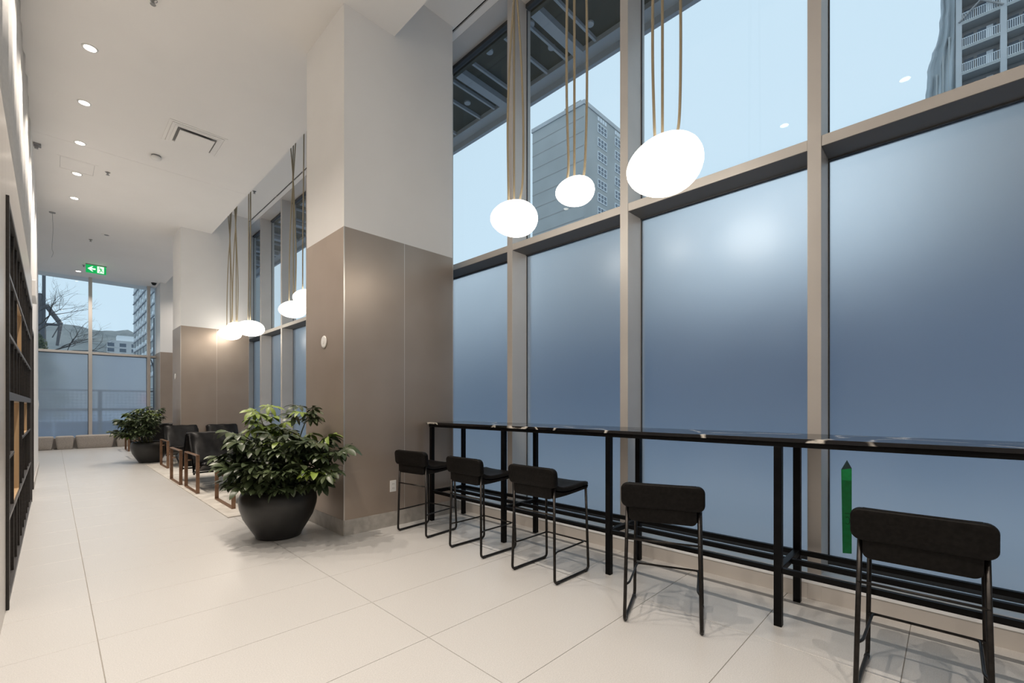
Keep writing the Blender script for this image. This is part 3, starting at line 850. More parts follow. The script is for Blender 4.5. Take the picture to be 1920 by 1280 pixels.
st1 = [  # right, depth, height, leaves, span along the stem, lime share, size
    (-0.30, 0.05, 1.17, 9, 0.42, 0.85, 1.0),
    (0.20, 0.02, 1.20, 9, 0.28, 0.05, 1.0),
    (-0.16, 0.10, 1.02, 9, 0.5, 0.7, 1.0),
    (-0.42, -0.05, 0.95, 10, 0.6, 0.35, 1.05),
    (-0.20, -0.28, 0.90, 11, 0.6, 0.05, 1.05),
    (0.02, -0.20, 0.94, 11, 0.6, 0.25, 1.0),
    (0.16, -0.34, 0.84, 11, 0.6, 0.05, 1.05),
    (0.40, -0.30, 0.88, 11, 0.6, 0.15, 1.05),
    (0.56, -0.34, 0.80, 10, 0.55, 0.2, 1.05),
    (0.42, -0.16, 0.90, 9, 0.5, 0.2, 1.0),
    (-0.50, -0.16, 0.74, 10, 0.55, 0.2, 1.05),
    (-0.46, 0.12, 0.66, 9, 0.5, 0.3, 1.0),
    (-0.32, -0.36, 0.66, 10, 0.5, 0.0, 1.05),
    (-0.06, -0.44, 0.66, 11, 0.5, 0.0, 1.1),
    (0.20, -0.46, 0.62, 10, 0.5, 0.0, 1.05),
    (0.42, -0.38, 0.66, 10, 0.5, 0.1, 1.05),
    (0.02, 0.24, 0.92, 9, 0.5, 0.5, 1.0),
    (-0.22, 0.34, 0.80, 8, 0.5, 0.3, 1.0),
    (-0.36, -0.22, 0.50, 6, 0.4, 0.0, 1.05), (-0.12, -0.38, 0.48, 6, 0.4, 0.0, 1.05), (0.12, -0.40, 0.48, 6, 0.4, 0.0, 1.05), (0.34, -0.28, 0.50, 6, 0.4, 0.0, 1.05), (0.02, -0.30, 0.56, 7, 0.4, 0.0, 1.1), (0.50, -0.40, 0.62, 8, 0.45, 0.2, 1.1), (0.26, -0.12, 0.80, 9, 0.5, 0.1, 1.1),
]
plant('big leafy pot plant in a round black pot beside the nearest column', P1, st1, 11, blk(1.947, 4.148), 0.09)
st2 = [
    (-0.34, -0.05, 1.05, 10, 0.5, 0.3, 1.0), (-0.10, -0.15, 1.13, 10, 0.5, 0.15, 1.0), (0.15, -0.20, 1.10, 10, 0.5, 0.1, 1.0),
    (-0.52, -0.10, 0.86, 10, 0.6, 0.15, 1.05), (-0.30, -0.34, 0.88, 11, 0.6, 0.05, 1.05), (0.00, -0.38, 0.90, 11, 0.6, 0.05, 1.05),
    (0.30, -0.34, 0.92, 11, 0.55, 0.1, 1.05), (-0.60, 0.00, 0.66, 10, 0.5, 0.2, 1.05), (-0.42, -0.34, 0.62, 10, 0.5, 0.1, 1.05),
    (-0.10, -0.46, 0.64, 10, 0.5, 0.0, 1.05), (0.22, -0.44, 0.66, 10, 0.5, 0.0, 1.05), (-0.40, 0.26, 0.80, 10, 0.5, 0.2, 1.0),
    (-0.12, 0.20, 1.00, 9, 0.5, 0.2, 1.0), (0.10, 0.05, 1.12, 9, 0.4, 0.1, 1.0),
]
plant('far leafy pot plant in a round black pot beside the middle column', (1.50, 12.66, 0), st2, 23, blk(1.925, 11.85))

# ------------------------------------------------------------------ low poufs under the end window
def pouf(label, x0, x1, y0, y1, h_):
    n = 40; cx, cy = (x0 + x1) / 2, (y0 + y1) / 2; hx, hy = (x1 - x0) / 2, (y1 - y0) / 2
    mb = MB(); vs_ = []; fs_ = []
    rings = [(0.84, 0.0), (0.87, 0.01), (0.93, 0.14), (0.99, 0.28), (1.0, 0.33), (0.985, 0.365), (0.94, 0.385), (0.80, 0.392)]
    for (s, z) in rings:
        for k in range(n):
            a = 2 * PI * k / n
            e = 0.28
            sx = math.copysign(abs(math.cos(a)) ** e, math.cos(a)); sy = math.copysign(abs(math.sin(a)) ** e, math.sin(a))
            ix = hx - (1 - s) * min(hx, hy) * 1.2; iy = hy - (1 - s) * min(hx, hy) * 1.2
            vs_.append((sx * ix, sy * iy, z * h_ / 0.392))
    for i in range(len(rings) - 1):
        for k in range(n):
            fs_.append((i * n + k, i * n + (k + 1) % n, (i + 1) * n + (k + 1) % n, (i + 1) * n + k))
    fs_.append(tuple(reversed(range(n)))); fs_.append(tuple(range((len(rings) - 1) * n, len(rings) * n)))
    mb.add(vs_, fs_)
    t = thing('pouf', label, 'pouf', (cx, cy, 0), 0, 'low taupe poufs under the end window')
    mb.build('cushion', 'pouf_fabric', t, smooth=True)
    sm = []
    for k in range(n + 1):
        a = 2 * PI * k / n; e = 0.28
        sm.append((math.copysign(abs(math.cos(a)) ** e, math.cos(a)) * hx * 0.992, math.copysign(abs(math.sin(a)) ** e, math.sin(a)) * hy * 0.985, 0.362 * h_ / 0.392))
    MB().tube(sm, 0.004, 5).build('seam', 'pouf_fabric', t, smooth=True)
pouf('low taupe pouf against the left wall under the end window', -0.55, 0.02, 18.0, 18.47, 0.37)
pouf('short rounded taupe pouf, second from the left wall', 0.05, 0.43, 18.0, 18.47, 0.37)
pouf('longest taupe pouf in the row under the end window', 0.46, 1.30, 18.0, 18.47, 0.38)
pouf('taupe pouf half hidden by the far pot plant', 1.34, 1.66, 18.0, 18.47, 0.37)
pouf('rightmost taupe pouf, behind the far pot plant', 1.69, 2.15, 18.0, 18.47, 0.37)

# ------------------------------------------------------------------ pendants
def pendant(label, x, y, z, w, h_, group, tilt, cab):
    h_ *= 0.84
    t = thing('pendant_lamp', label, 'lamp', (x, y, z), 0, group)
    # pebble shade: flattened, fuller to one side
    mb = MB(); n, mrings = 36, 20; vs_ = []; fs_ = []
    for i in range(mrings + 1):
        ph = PI * i / mrings
        for k in range(n):
            a = 2 * PI * k / n
            px_ = math.sin(ph) * math.cos(a); py_ = math.sin(ph) * math.sin(a); pz_ = math.cos(ph)
            fat = 1 + 0.10 * px_
            v = RIGHT * (px_ * w / 2) + FWD * (py_ * w / 2 * 0.92 * fat) + Vector((0, 0, pz_ * h_ / 2 * fat))
            v = Matrix.Rotation(tilt, 4, FWD) @ v
            vs_.append(v)
    for i in range(mrings):
        for k in range(n):
            fs_.append((i * n + k, i * n + (k + 1) % n, (i + 1) * n + (k + 1) % n, (i + 1) * n + k))
    mb.add(vs_, fs_)
    sd = mb.build('shade', 'lamp_glass', t, smooth=True)
    md = sd.modifiers.new('weld', 'WELD'); md.merge_threshold = 0.0005
    topz = Z_UP - z
    for j in (-1, 0, 1):
        pts = []
        for (zz, off) in cab:
            hgt = h_ / 2 * math.sqrt(max(0.0, 1 - (abs(off) / (w / 2)) ** 2)) if zz == 0 else 0
            dep = 0.03 * (1 if j == 0 else -0.5) * (1 if off != 0 else 0.2)
            pts.append(RIGHT * (off * j + (0.012 * j * j if zz else 0)) + FWD * dep + Vector((0, 0, (hgt - 0.012) if zz == 0 else zz * topz)))
        MB().tube(catmull(pts, 8), 0.0095, 8).build('cable', 'brass_cable', t, smooth=True)
        e = pts[-1]
        MB().lathe([(0.022, topz - 0.03), (0.022, topz - 0.001)], 16, (e.x, e.y, 0)).build('ceiling_cap', 'brass_cable', t)
    return t
gA, gB = 'pendant lamps over the bar table', 'pendant lamps over the lounge chairs'
cross = [(0, 0.045), (0.12, 0.062), (0.30, 0.066), (0.50, 0.045), (0.69, 0.006), (0.72, -0.006), (0.86, -0.035), (1.0, -0.05)]
strt = [(0, 0.064), (0.08, 0.068), (0.25, 0.082), (0.5, 0.080), (0.8, 0.060), (1.0, 0.045)]
pendant('white pebble pendant lamp closest to the bronze column, hanging lowest on crossed cables', 2.75, 2.661, 2.842, 0.405, 0.340, gA, math.radians(0), cross)
pendant('smallest white pebble pendant lamp, middle of the three over the bar table', 2.75, 2.023, 2.862, 0.294, 0.238, gA, math.radians(-6), [(a, b_ * 0.92) for a, b_ in strt])
pendant('largest white pebble pendant lamp, rightmost over the bar table', 2.75, 1.318, 2.792, 0.480, 0.425, gA, math.radians(-13), [(0, 0.062), (0.10, 0.080), (0.25, 0.090), (0.45, 0.086), (0.75, 0.07), (1, 0.05)])
thin = [(0, 0.05), (0.3, 0.055), (0.55, 0.03), (0.75, 0.0), (1.0, -0.05)]
pendant('leftmost white pendant lamp, before the middle column', 2.74, 11.44, 2.843, 0.470, 0.320, gB, 0, thin)
pendant('small white pendant lamp partly hidden between two others before the middle column', 2.62, 10.51, 2.85, 0.32, 0.26, gB, 0, thin)
pendant('wide white pendant lamp at the edge of the middle column', 2.74, 9.99, 2.786, 0.535, 0.365, gB, 0, [(0, 0.02), (0.4, 0.02), (0.7, 0.02), (1, 0.02)])
pendant('white pendant lamp seen just left of the nearest column', 2.75, 7.72, 2.824, 0.43, 0.32, gB, math.radians(-4), thin)
pendant('white pendant lamp half cut off by the nearest column', 2.75, 7.15, 2.92, 0.40, 0.30, gB, 0, [(0, 0.05), (0.3, 0.06), (0.6, 0.05), (1, 0.04)])

# ------------------------------------------------------------------ ceiling fittings
DL_label = {6.63: 'nearest recessed downlight in the row of five on the ceiling', 7.88: 'second recessed downlight in the row of five on the ceiling',
            9.13: 'third recessed downlight, middle of the row of five', 10.38: 'fourth recessed downlight in the row, beside the access panel',
            11.63: 'farthest recessed downlight in the row of five on the ceiling', 17.88: 'small recessed downlight beside the green exit sign',
            0.38: 'recessed downlight seen mirrored in the rightmost clear pane', 1.63: 'recessed downlight seen mirrored in the pane behind the largest pendant',
            5.38: 'recessed downlight seen mirrored below the smallest pendant'}
dl_src = None
for k in range(-2, 15):
    y = round(0.38 + 1.25 * k, 2)
    if 12 < y < 17: continue
    x = 0.512 if y > 17 else 0.28
    lab = DL_label.get(y, 'recessed ceiling downlight above the top edge of the photo')
    t = thing('recessed_downlight', lab, 'downlight', (x, y, Z_CEIL), 0, 'recessed downlights in the lobby ceiling')
    if dl_src is None:
        a = MB().lathe([(0.052, -0.006), (0.060, -0.007), (0.068, -0.004), (0.070, 0.0), (0.052, 0.0), (0.052, -0.006)], 32, cap=False)
        a = a.mesh('trim_ring', 'white_plastic', True)
        b2 = MB().lathe([(0.053, -0.0035), (0.030, -0.0045), (0.002, -0.005)], 28).mesh('lens', 'downlight_lens', True)
        dl_src = (a, b2)
    for nm, me in zip(('trim_ring', 'lens'), dl_src):
        o = bpy.data.objects.new(nm, me); C.objects.link(o); o.parent = t
    ld = bpy.data.lights.new('downlight_beam', 'SPOT')
    ld.energy = DOWNLIGHT_W; ld.color = LAMP_WARM; ld.spot_size = math.radians(105); ld.spot_blend = 1.0; ld.shadow_soft_size = 0.012
    lo = bpy.data.objects.new('downlight_beam', ld); C.objects.link(lo); lo.parent = t; lo.location = (0, 0, -0.03)

for y in (13.6, 15.1, 16.6):  # added fill lamps, unseen behind the column, to brighten the far end
    t = thing('recessed_downlight', 'added fill light in the raised ceiling, unseen behind the middle column', 'downlight', (2.95, y, Z_UP), 0, 'added fill lights behind the middle column')
    for nm, me in zip(('trim_ring', 'lens'), dl_src):
        o = bpy.data.objects.new(nm, me); C.objects.link(o); o.parent = t
    ld = bpy.data.lights.new('downlight_beam', 'SPOT')
    ld.energy = DOWNLIGHT_W; ld.color = LAMP_WARM; ld.spot_size = math.radians(100); ld.spot_blend = 1.0; ld.shadow_soft_size = 0.012
    lo = bpy.data.objects.new('downlight_beam', ld); C.objects.link(lo); lo.parent = t; lo.location = (0, 0, -0.03)

vt = thing('ceiling_vent', 'square white ceiling air vent with a dropped plate', 'vent', (1.435, 7.82, Z_CEIL))
for s, zt in ((0.34, -0.006), (0.30, -0.011), (0.265, -0.016)):
    mm = MB(); w2 = s; w3 = s - 0.035
    mm.box(-w2, w2, -w2, -w3, zt, 0); mm.box(-w2, w2, w3, w2, zt, 0); mm.box(-w2, -w3, -w3, w3, zt, 0); mm.box(w3, w2, -w3, w3, zt, 0)
    mm.build('frame', 'ceiling_paint', vt, bevel=0.002)
box('throat', (-0.228, 0.228, -0.228, 0.228, -0.004, 0), 'grey_plastic', vt)
box('plate', (-0.205, 0.205, -0.205, 0.205, -0.045, -0.032), 'ceiling_paint', vt, 0.004)
box('hanger', (-0.02, 0.02, -0.02, 0.02, -0.032, -0.004), 'grey_plastic', vt)
ap = thing('access_panel', 'flush white access panel in the ceiling by the left wall', 'access panel', (0.275, 10.05, Z_CEIL))
box('frame', (-0.235, -0.20, -0.255, 0.255, -0.003, 0), 'ceiling_paint', ap); box('frame', (0.20, 0.235, -0.255, 0.255, -0.003, 0), 'ceiling_paint', ap)
box('frame', (-0.20, 0.20, -0.255, -0.235, -0.003, 0), 'ceiling_paint', ap); box('frame', (-0.20, 0.20, 0.235, 0.255, -0.003, 0), 'ceiling_paint', ap)
box('seam', (-0.196, 0.196, -0.231, 0.231, -0.0005, 0), 'grey_plastic', ap); box('hatch', (-0.193, 0.193, -0.228, 0.228, -0.003, -0.0005), 'ceiling_paint', ap)
sd = thing('smoke_detector', 'round white smoke detector beside the square ceiling vent', 'detector', (1.115, 8.76, Z_CEIL))
MB().lathe([(0.052, -0.022), (0.060, 0.0)], 28).build('base', 'grey_plastic', sd, smooth=True)
MB().lathe([(0.008, -0.066), (0.030, -0.062), (0.060, -0.050), (0.070, -0.035), (0.066, -0.022), (0.04, -0.02)], 28).build('head', 'white_plastic', sd, smooth=True)
for i, (x, y, z, lab) in enumerate(((0.665, 5.416, Z_CEIL, 'small ceiling sprinkler at the top edge of the photo'), (0.634, 9.954, Z_CEIL, 'small ceiling sprinkler right of the access panel'),
                        (0.614, 14.27, Z_CEIL, 'small dark ceiling sprinkler in front of the exit sign'), (0.593, 17.0, Z_CEIL, 'small ceiling sprinkler just left of the exit sign'),
                        (2.90, 10.25, Z_UP, 'small sprinkler on the raised ceiling near the pendants'))):
    t = thing('sprinkler', lab, 'sprinkler', (x, y, z), 0, 'fire sprinklers')
    MB().lathe([(0.030, -0.006), (0.036, 0.0)], 20).build('rose', 'chrome', t, smooth=True)
    MB().lathe([(0.012, -0.040), (0.010, -0.006)], 12).build('body', 'grey_plastic', t, smooth=True)
    MB().lathe([(0.022, -0.046), (0.024, -0.042), (0.010, -0.040)], 14).build('deflector', 'grey_plastic', t)
sp = thing('ceiling_speaker', 'small round white ceiling speaker before the exit sign', 'speaker', (0.849, 13.61, Z_CEIL))
MB().lathe([(0.07, -0.010), (0.085, -0.007), (0.090, 0.0)], 28).build('grille', 'ceiling_paint', sp, smooth=True)
MB().lathe([(0.035, -0.016), (0.045, -0.010)], 20).build('cone', 'grey_plastic', sp, smooth=True)
hw_ = thing('hanging_wire', 'thin wire hanging from the ceiling near the left wall', 'wire', (-0.007, 12.81, Z_CEIL))
MB().lathe([(0.045, -0.012), (0.05, 0.0)], 20).build('rose', 'grey_plastic', hw_)
MB().tube(catmull([(0, 0, -0.01), (0.01, 0, -0.35), (-0.005, 0, -0.7), (0.012, 0, -0.80), (-0.01, 0, -0.90)], 6), 0.003, 5).build('wire', 'grey_plastic', hw_, smooth=True)
dc = thing('dome_camera', 'tiny black dome camera on the ceiling by the end window', 'camera', (2.22, 17.9, Z_CEIL))
MB().lathe([(0.002, -0.075), (0.03, -0.070), (0.05, -0.05), (0.06, -0.02), (0.06, 0.0)], 20).build('dome', 'slot_black', dc, smooth=True)
MB().lathe([(0.07, -0.015), (0.072, 0.0)], 20).build('rim', 'slot_black', dc)

xs_ = thing('exit_sign', 'green running-man exit sign with white arrow hanging from the ceiling', 'sign', (0.829, 16.75, Z_CEIL))
xz = lambda a, b, d_: (a, d_, b)
box('housing', (-0.205, 0.205, -0.02, 0.02, -0.235, -0.012), 'exit_green', xs_, 0.002)
box('mount', (-0.21, 0.21, -0.03, 0.03, -0.012, 0), 'grey_plastic', xs_)
box('edge_rail', (-0.215, 0.215, -0.024, 0.024, -0.022, -0.012), 'chrome', xs_)
MB().prism([(-0.170, -0.125), (-0.085, -0.055), (-0.055, -0.055), (-0.095, -0.105), (-0.010, -0.105), (-0.010, -0.145), (-0.095, -0.145), (-0.055, -0.195), (-0.085, -0.195)], xz, -0.0225, -0.0202).build('arrow', 'exit_white', xs_)
door_ = box('doorway', (0.022, 0.160, -0.0225, -0.0202, -0.215, -0.035), 'exit_white', xs_)
rm = MB()
def limb(pts, w):
    for (a, b_), (c_, d_) in zip(pts[:-1], pts[1:]):
        dx, dz = c_ - a, d_ - b_; l_ = math.hypot(dx, dz); nx_, nz_ = -dz / l_ * w, dx / l_ * w
        rm.prism([(a + nx_, b_ + nz_), (c_ + nx_, d_ + nz_), (c_ - nx_, d_ - nz_), (a - nx_, b_ - nz_)], xz, -0.0245, -0.0226)
limb([(0.080, -0.085), (0.105, -0.140)], 0.014); limb([(0.103, -0.135), (0.085, -0.165), (0.060, -0.200)], 0.008)
limb([(0.105, -0.138), (0.125, -0.170), (0.150, -0.178)], 0.008); limb([(0.080, -0.090), (0.055, -0.110), (0.045, -0.095)], 0.006); limb([(0.086, -0.090), (0.115, -0.098), (0.130, -0.120)], 0.006)
rm.prism([(0.068 + 0.013 * math.cos(k * PI / 6), -0.064 + 0.013 * math.sin(k * PI / 6)) for k in range(12)], xz, -0.0245, -0.0226)
rm.build('running_man', 'exit_green', xs_)

sw = thing('wall_switch', 'small white switch plate on the left wall by the end window', 'switch', (-0.21, 13.2, 1.27))
box('plate', (0, 0.008, -0.05, 0.05, -0.09, 0.09), 'white_plastic', sw, 0.002); box('rocker', (0.008, 0.012, -0.018, 0.018, -0.035, 0.035), 'white_plastic', sw, 0.001)

# ================================================================== outside
gr = struct(box('ground', (-300, 400, -200, 900, -0.40, -0.16), 'asphalt'), 'dark asphalt street outside the glazing')
sw1 = struct(box('pavement_1', (3.75, 9.0, -40, 120, -0.16, -0.03), 'pavement', None), 'pale concrete pavement outside the long glazing')
sw2 = struct(box('pavement_2', (-8, 3.72, 18.75, 24.0, -0.16, -0.03), 'pavement', None), 'pale concrete pavement outside the end window')

# canopy over the pavement
cp = thing('canopy', 'dark canopy with steel beams outside above the glazing', 'canopy', (3.75, 0, 6.2))
def cbox(name, x0, x1, y0, y1, z0, z1, mat):
    return MB().box(x0 - 3.75, x1 - 3.75, y0, y1, z0 - 6.2, z1 - 6.2).build(name, mat, cp)
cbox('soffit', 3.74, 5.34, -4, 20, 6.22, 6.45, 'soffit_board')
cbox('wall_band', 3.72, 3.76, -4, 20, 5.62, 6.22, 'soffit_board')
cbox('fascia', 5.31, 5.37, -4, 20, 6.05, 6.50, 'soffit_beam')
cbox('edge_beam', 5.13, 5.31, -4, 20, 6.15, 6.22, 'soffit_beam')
k = -5
while 3.70 + 1.5 * k < 20:
    y = 3.70 + 1.5 * k
    if y > -3.5:
        cbox('main_beam', 3.76, 5.13, y - 0.07, y + 0.07, 6.13, 6.22, 'soffit_beam')
        for dy in (-0.27, 0.22, 0.58):
            cbox('cross_beam', 3.76, 5.13, y + dy - 0.016, y + dy + 0.016, 6.17, 6.22, 'soffit_beam')
    k += 1
for (x, y) in ((4.75, 5.66), (4.28, 4.62), (4.83, 3.95), (4.34, 3.9), (4.88, 3.35), (4.5, 7.6), (4.5, 9.3)):
    o = MB().lathe([(0.028, -0.012), (0.050, -0.012), (0.055, 0.02)], 18, (x - 3.75, y, 0.01)).build('light_ring', 'soffit_beam', cp)

# concrete tower seen behind the pendants
b1 = thing('apartment_tower', 'grey concrete apartment tower behind the smallest pendant lamp', 'building', (80, 56.4, -0.16))
ZP = 67.1
def b1box(name, x0, x1, y0, y1, z0, z1, mat, parent=None):
    return MB().box(x0 - 80, x1 - 80, y0 - 56.4, y1 - 56.4, z0 + 0.16, z1 + 0.16).build(name, mat, parent or b1)
b1box('wall', 80, 118, 56.4, 71.3, -0.16, ZP - 0.9, 'tower_concrete')
b1box('coping', 79.8, 118.2, 56.2, 71.5, ZP - 0.9, ZP, 'tower_pale')
b1box('rooftop_unit', 82, 86, 62.5, 65.5, ZP, ZP + 1.6, 'tower_pale')
b1box('rail', 80.3, 80.4, 57.5, 62, ZP, ZP + 0.7, 'tower_concrete')
for k in range(16):
    z = 63.6 - 3.1 * k
    b1box('floor_joint', 79.96, 80.0, 56.4, 71.3, z - 0.08, z + 0.08, 'tower_brown')
wf = MB(); W_, H_ = 3.7, 2.0
wf.box(0, W_, -0.12, 0.02, 0, 0.18); wf.box(0, W_, -0.12, 0.02, H_ - 0.18, H_); wf.box(0, 0.18, -0.12, 0.02, 0.18, H_ - 0.18); wf.box(W_ - 0.18, W_, -0.12, 0.02, 0.18, H_ - 0.18)
for q in (0.33, 0.66): wf.box(W_ * q - 0.1, W_ * q + 0.1, -0.12, 0.02, 0.18, H_ - 0.18)
wf.box(0.18, W_ - 0.18, -0.12, 0.02, H_ * 0.5 - 0.08, H_ * 0.5 + 0.08)
wf_me = wf.mesh('window', 'building_white')
wp_me = MB().box(0.1, W_ - 0.1, -0.05, 0.01, 0.1, H_ - 0.1).mesh('pane', 'building_glass')
for r in range(12):
    for c_ in range(5):
        o = bpy.data.objects.new('window', wf_me); C.objects.link(o); o.parent = b1
        zz = 62.4 - 3.1 * r
        o.location = (5.1 + 7.2 * c_, 0, zz + 0.16)
        p_ = bpy.data.objects.new('pane', wp_me); C.objects.link(p_); p_.parent = o
for c_ in range(5):
    for q in range(4):
        b1box('attic_vent', 85.1 + 7.2 * c_ + q * 0.95, 85.1 + 7.2 * c_ + q * 0.95 + 0.7, 56.3, 56.42, 65.0 - 0.0, 65.9, 'building_white')

# tower with balconies, upper right
b2 = thing('balcony_tower', 'grey apartment tower with white balcony railings at the upper right', 'building', (76, -0.75, -0.16))
def b2box(name, x0, x1, y0, y1, z0, z1, mat, parent=None):
    return MB().box(x0 - 76, x1 - 76, y0 + 0.75, y1 + 0.75, z0 + 0.16, z1 + 0.16).build(name, mat, parent or b2)
b2box('wall', 77.5, 95, -26, -0.5, -0.16, 66, 'tower_brown')
b2box('roof_slab', 75.6, 95.4, -26.3, -0.2, 66, 67, 'tower_pale')
pill = [-0.75 - 3.63 * k for k in range(8)]
for y in pill:
    b2box('pillar', 75.9, 77.5, y - 0.26, y + 0.26, -0.16, 66, 'tower_pale')
rl = MB()
Yw = 3.63 - 0.52
rl.box(-0.03, 0.03, 0, Yw, 1.09, 1.15); rl.box(-0.03, 0.03, 0, Yw, 0.10, 0.15)
for k in range(18):
    rl.box(-0.02, 0.02, Yw * k / 18 + 0.06, Yw * k / 18 + 0.11, 0.15, 1.09)
rl_me = rl.mesh('railing', 'building_white')
sl_me = MB().box(-0.15, 1.45, 0, Yw, -0.28, 0.05).mesh('balcony', 'tower_concrete')
dw_me = MB().box(1.28, 1.42, 0.25, Yw - 1.3, 0.1, 2.2).box(1.30, 1.43, Yw - 1.0, Yw - 0.2, 0.9, 2.2).mesh('window', 'building_glass')
ct_me = MB().box(1.24, 1.28, 0.5, 1.05, 0.1, 2.2).mesh('window_frame', 'building_white')
for k in range(7):
    for fl_ in range(10, 19):
        o = bpy.data.objects.new('balcony', sl_me); C.objects.link(o); o.parent = b2
        o.location = (0.0, pill[k + 1] + 0.26 + 0.75, 45.1 - 1.15 + 3.0 * (fl_ - 15) + 0.16)
        for nm, me in (('railing', rl_me), ('window', dw_me), ('window_frame', ct_me)):
            p_ = bpy.data.objects.new(nm, me); C.objects.link(p_); p_.parent = o
# sheeted corner of that tower: billowing outline
r_ = random.Random(5)
prof = [(-0.16, 2.5), (20, 2.4), (36, 2.25), (40, 2.2), (43, 2.0), (45, 1.55), (46.2, 1.1), (50, 0.8), (56, 0.7), (66, 0.7)]
pts = []
z = -0.16
while z < 66:
    for (a, ya), (b_, yb) in zip(prof[:-1], prof[1:]):
        if a <= z <= b_:
            pts.append((ya + (yb - ya) * (z - a) / (b_ - a) + r_.uniform(-0.06, 0.06), z)); break
    z += 0.7 if z > 34 else 4
mb = MB()
ncol = 9; vs_ = []; fs_ = []
for (ye, z) in pts:
    for j in range(ncol + 1):
        q = j / ncol
        vs_.append((0.25 + 0.25 * math.sin(j * 2.1) + 0.12 * math.sin(z * 0.5 + j), (ye + 0.75) * q, z + 0.16))
m0 = len(vs_)
for (ye, z) in pts:
    vs_.append((4.0, 0, z + 0.16)); vs_.append((4.0, ye + 0.75, z + 0.16))
for i in range(len(pts) - 1):
    for j in range(ncol):
        a = i * (ncol + 1) + j
        fs_.append((a, a + 1, a + ncol + 2, a + ncol + 1))
    a = i * (ncol + 1) + ncol
    fs_.append((a, m0 + 2 * i + 1, m0 + 2 * i + 3, a + ncol + 1))
mb.add(vs_, fs_).build('sheeting', 'tower_net', b2)
for k in range(3):
    b2box('sheet_strap', 76.1, 76.35, 0.0 + k * 0.55, 0.16 + k * 0.55, -0.16, 46 - k * 2, 'tower_concrete')
for (za, zb) in ((47.2, 50.5), (50.5, 47.2)):
    MB().tube([(-0.2, 0.0, za), (-0.2, -3.6, zb)], 0.10, 6).build('brace', 'tower_brown', b2)

# low dark houses across the street, only felt through the frosted panes
houses = [(-75, -38, 10.4, 'dark low brick house across the street, far right'), (-37, -14, 9.6, 'dark low brick house across the street, right of the green tape'),
          (-13.5, 8, 10.8, 'dark low brick house across the street, behind the green tape'), (8.5, 26, 10.0, 'dark low brick house across the street, behind the middle stools'),
          (26.5, 48, 11.2, 'dark low brick house across the street, behind the first stools'), (48.5, 78, 10.2, 'dark low brick house across the street, before the concrete tower')]
ww_me = MB().box(-0.04, 0.05, 0, 1.3, 0, 1.7).mesh('window', 'building_glass')
for (ya, yb, hz, lab) in houses:
    t = thing('row_house', lab, 'building', (38, ya, -0.16), 0, 'low dark houses across the street')
    MB().box(0, 12, 0, yb - ya, 0, hz).build('wall', 'dark_brick', t)
    MB().box(-0.3, 12.3, -0.0, yb - ya, hz, hz + 0.5).build('cornice', 'asphalt', t)
    MB().box(-0.08, 0.05, 2.0, 3.1, 0.1, 2.5).build('door', 'building_glass', t)
    n = int((yb - ya) / 4)
    for i in range(n):
        for fz in (1.3, 4.6, 7.6):
            o = bpy.data.objects.new('window', ww_me); C.objects.link(o); o.parent = t
            o.location = (0, 1.0 + 4 * i + (2.4 if fz < 2 and i == 0 else 0), fz)

# street tower at the end window
b3 = thing('street_tower', 'blue-grey apartment tower with balconies seen at the right of the end window', 'building', (18, 128, -0.16))
MB().box(0, 20, 0, 58, 0, 60).build('wall', 'tower_concrete', b3)
MB().box(-0.3, 20.3, -0.3, 58.3, 60, 61).build('roof', 'tower_pale', b3)
dk = MB().box(-0.05, 0.05, 0, 3.4, 0, 1.7).mesh('window', 'building_glass')
wh = MB().box(-0.35, 0.05, 0, 2.6, -1.0, -0.1).mesh('balcony', 'building_white')
for r in range(3, 17):
    for c_ in range(9):
        o = bpy.data.objects.new('window', dk); C.objects.link(o); o.parent = b3; o.location = (0, 3 + 6.2 * c_, 3.05 * r + 1)
        o2 = bpy.data.objects.new('balcony', wh); C.objects.link(o2); o2.parent = o
for r in range(2, 19):
    MB().box(-0.25, 0.05, 0, 58, 3.05 * r - 0.25, 3.05 * r).build('floor_band', 'tower_pale', b3)

# wooded hill at the horizon
rh = random.Random(9)
mb = MB(); vs_ = []; fs_ = []; nxh, nyh = 150, 14
for j in range(nyh + 1):
    q = j / nyh
    for i in range(nxh + 1):
        x = -160 + 420 * i / nxh
        crest = 53 - 0.055 * x + 2.2 * math.sin(x * 0.045) + 1.2 * math.sin(x * 0.17 + 1)
        if q < 0.75: z = crest * math.sin(q / 0.75 * PI / 2) ** 0.9
        else: z = crest * (1 - ((q - 0.75) / 0.25) ** 2 * 0.8)
        vs_.append((x, 300 + 160 * q, z - 0.5 + rh.uniform(-0.9, 0.9) * (1 if j > 1 else 0)))
for j in range(nyh):
    for i in range(nxh):
        a = j * (nxh + 1) + i
        fs_.append((a, a + 1, a + nxh + 2, a + nxh + 1))
hl = mb.add(vs_, fs_).build('hill', 'hill_wood'); struct(hl, 'long wooded hill on the horizon beyond the end window')

hb = thing('hillside_block', 'pale low apartment block at the foot of the hill', 'building', (17, 262, -0.16))
MB().box(0, 22, 0, 10, 0, 30).build('wall', 'tower_pale', hb); MB().box(3, 9, 2, 8, 30, 32.5).build('plant_room', 'building_white', hb)
for r in range(12):
    for c_ in range(5):
        o = bpy.data.objects.new('window', ww_me); C.objects.link(o); o.parent = hb; o.location = (1.8 + 4 * c_, 0, 2 + 2.3 * r); o.rotation_euler = (0, 0, PI / 2); o.scale = (1, 1.7, 0.9)

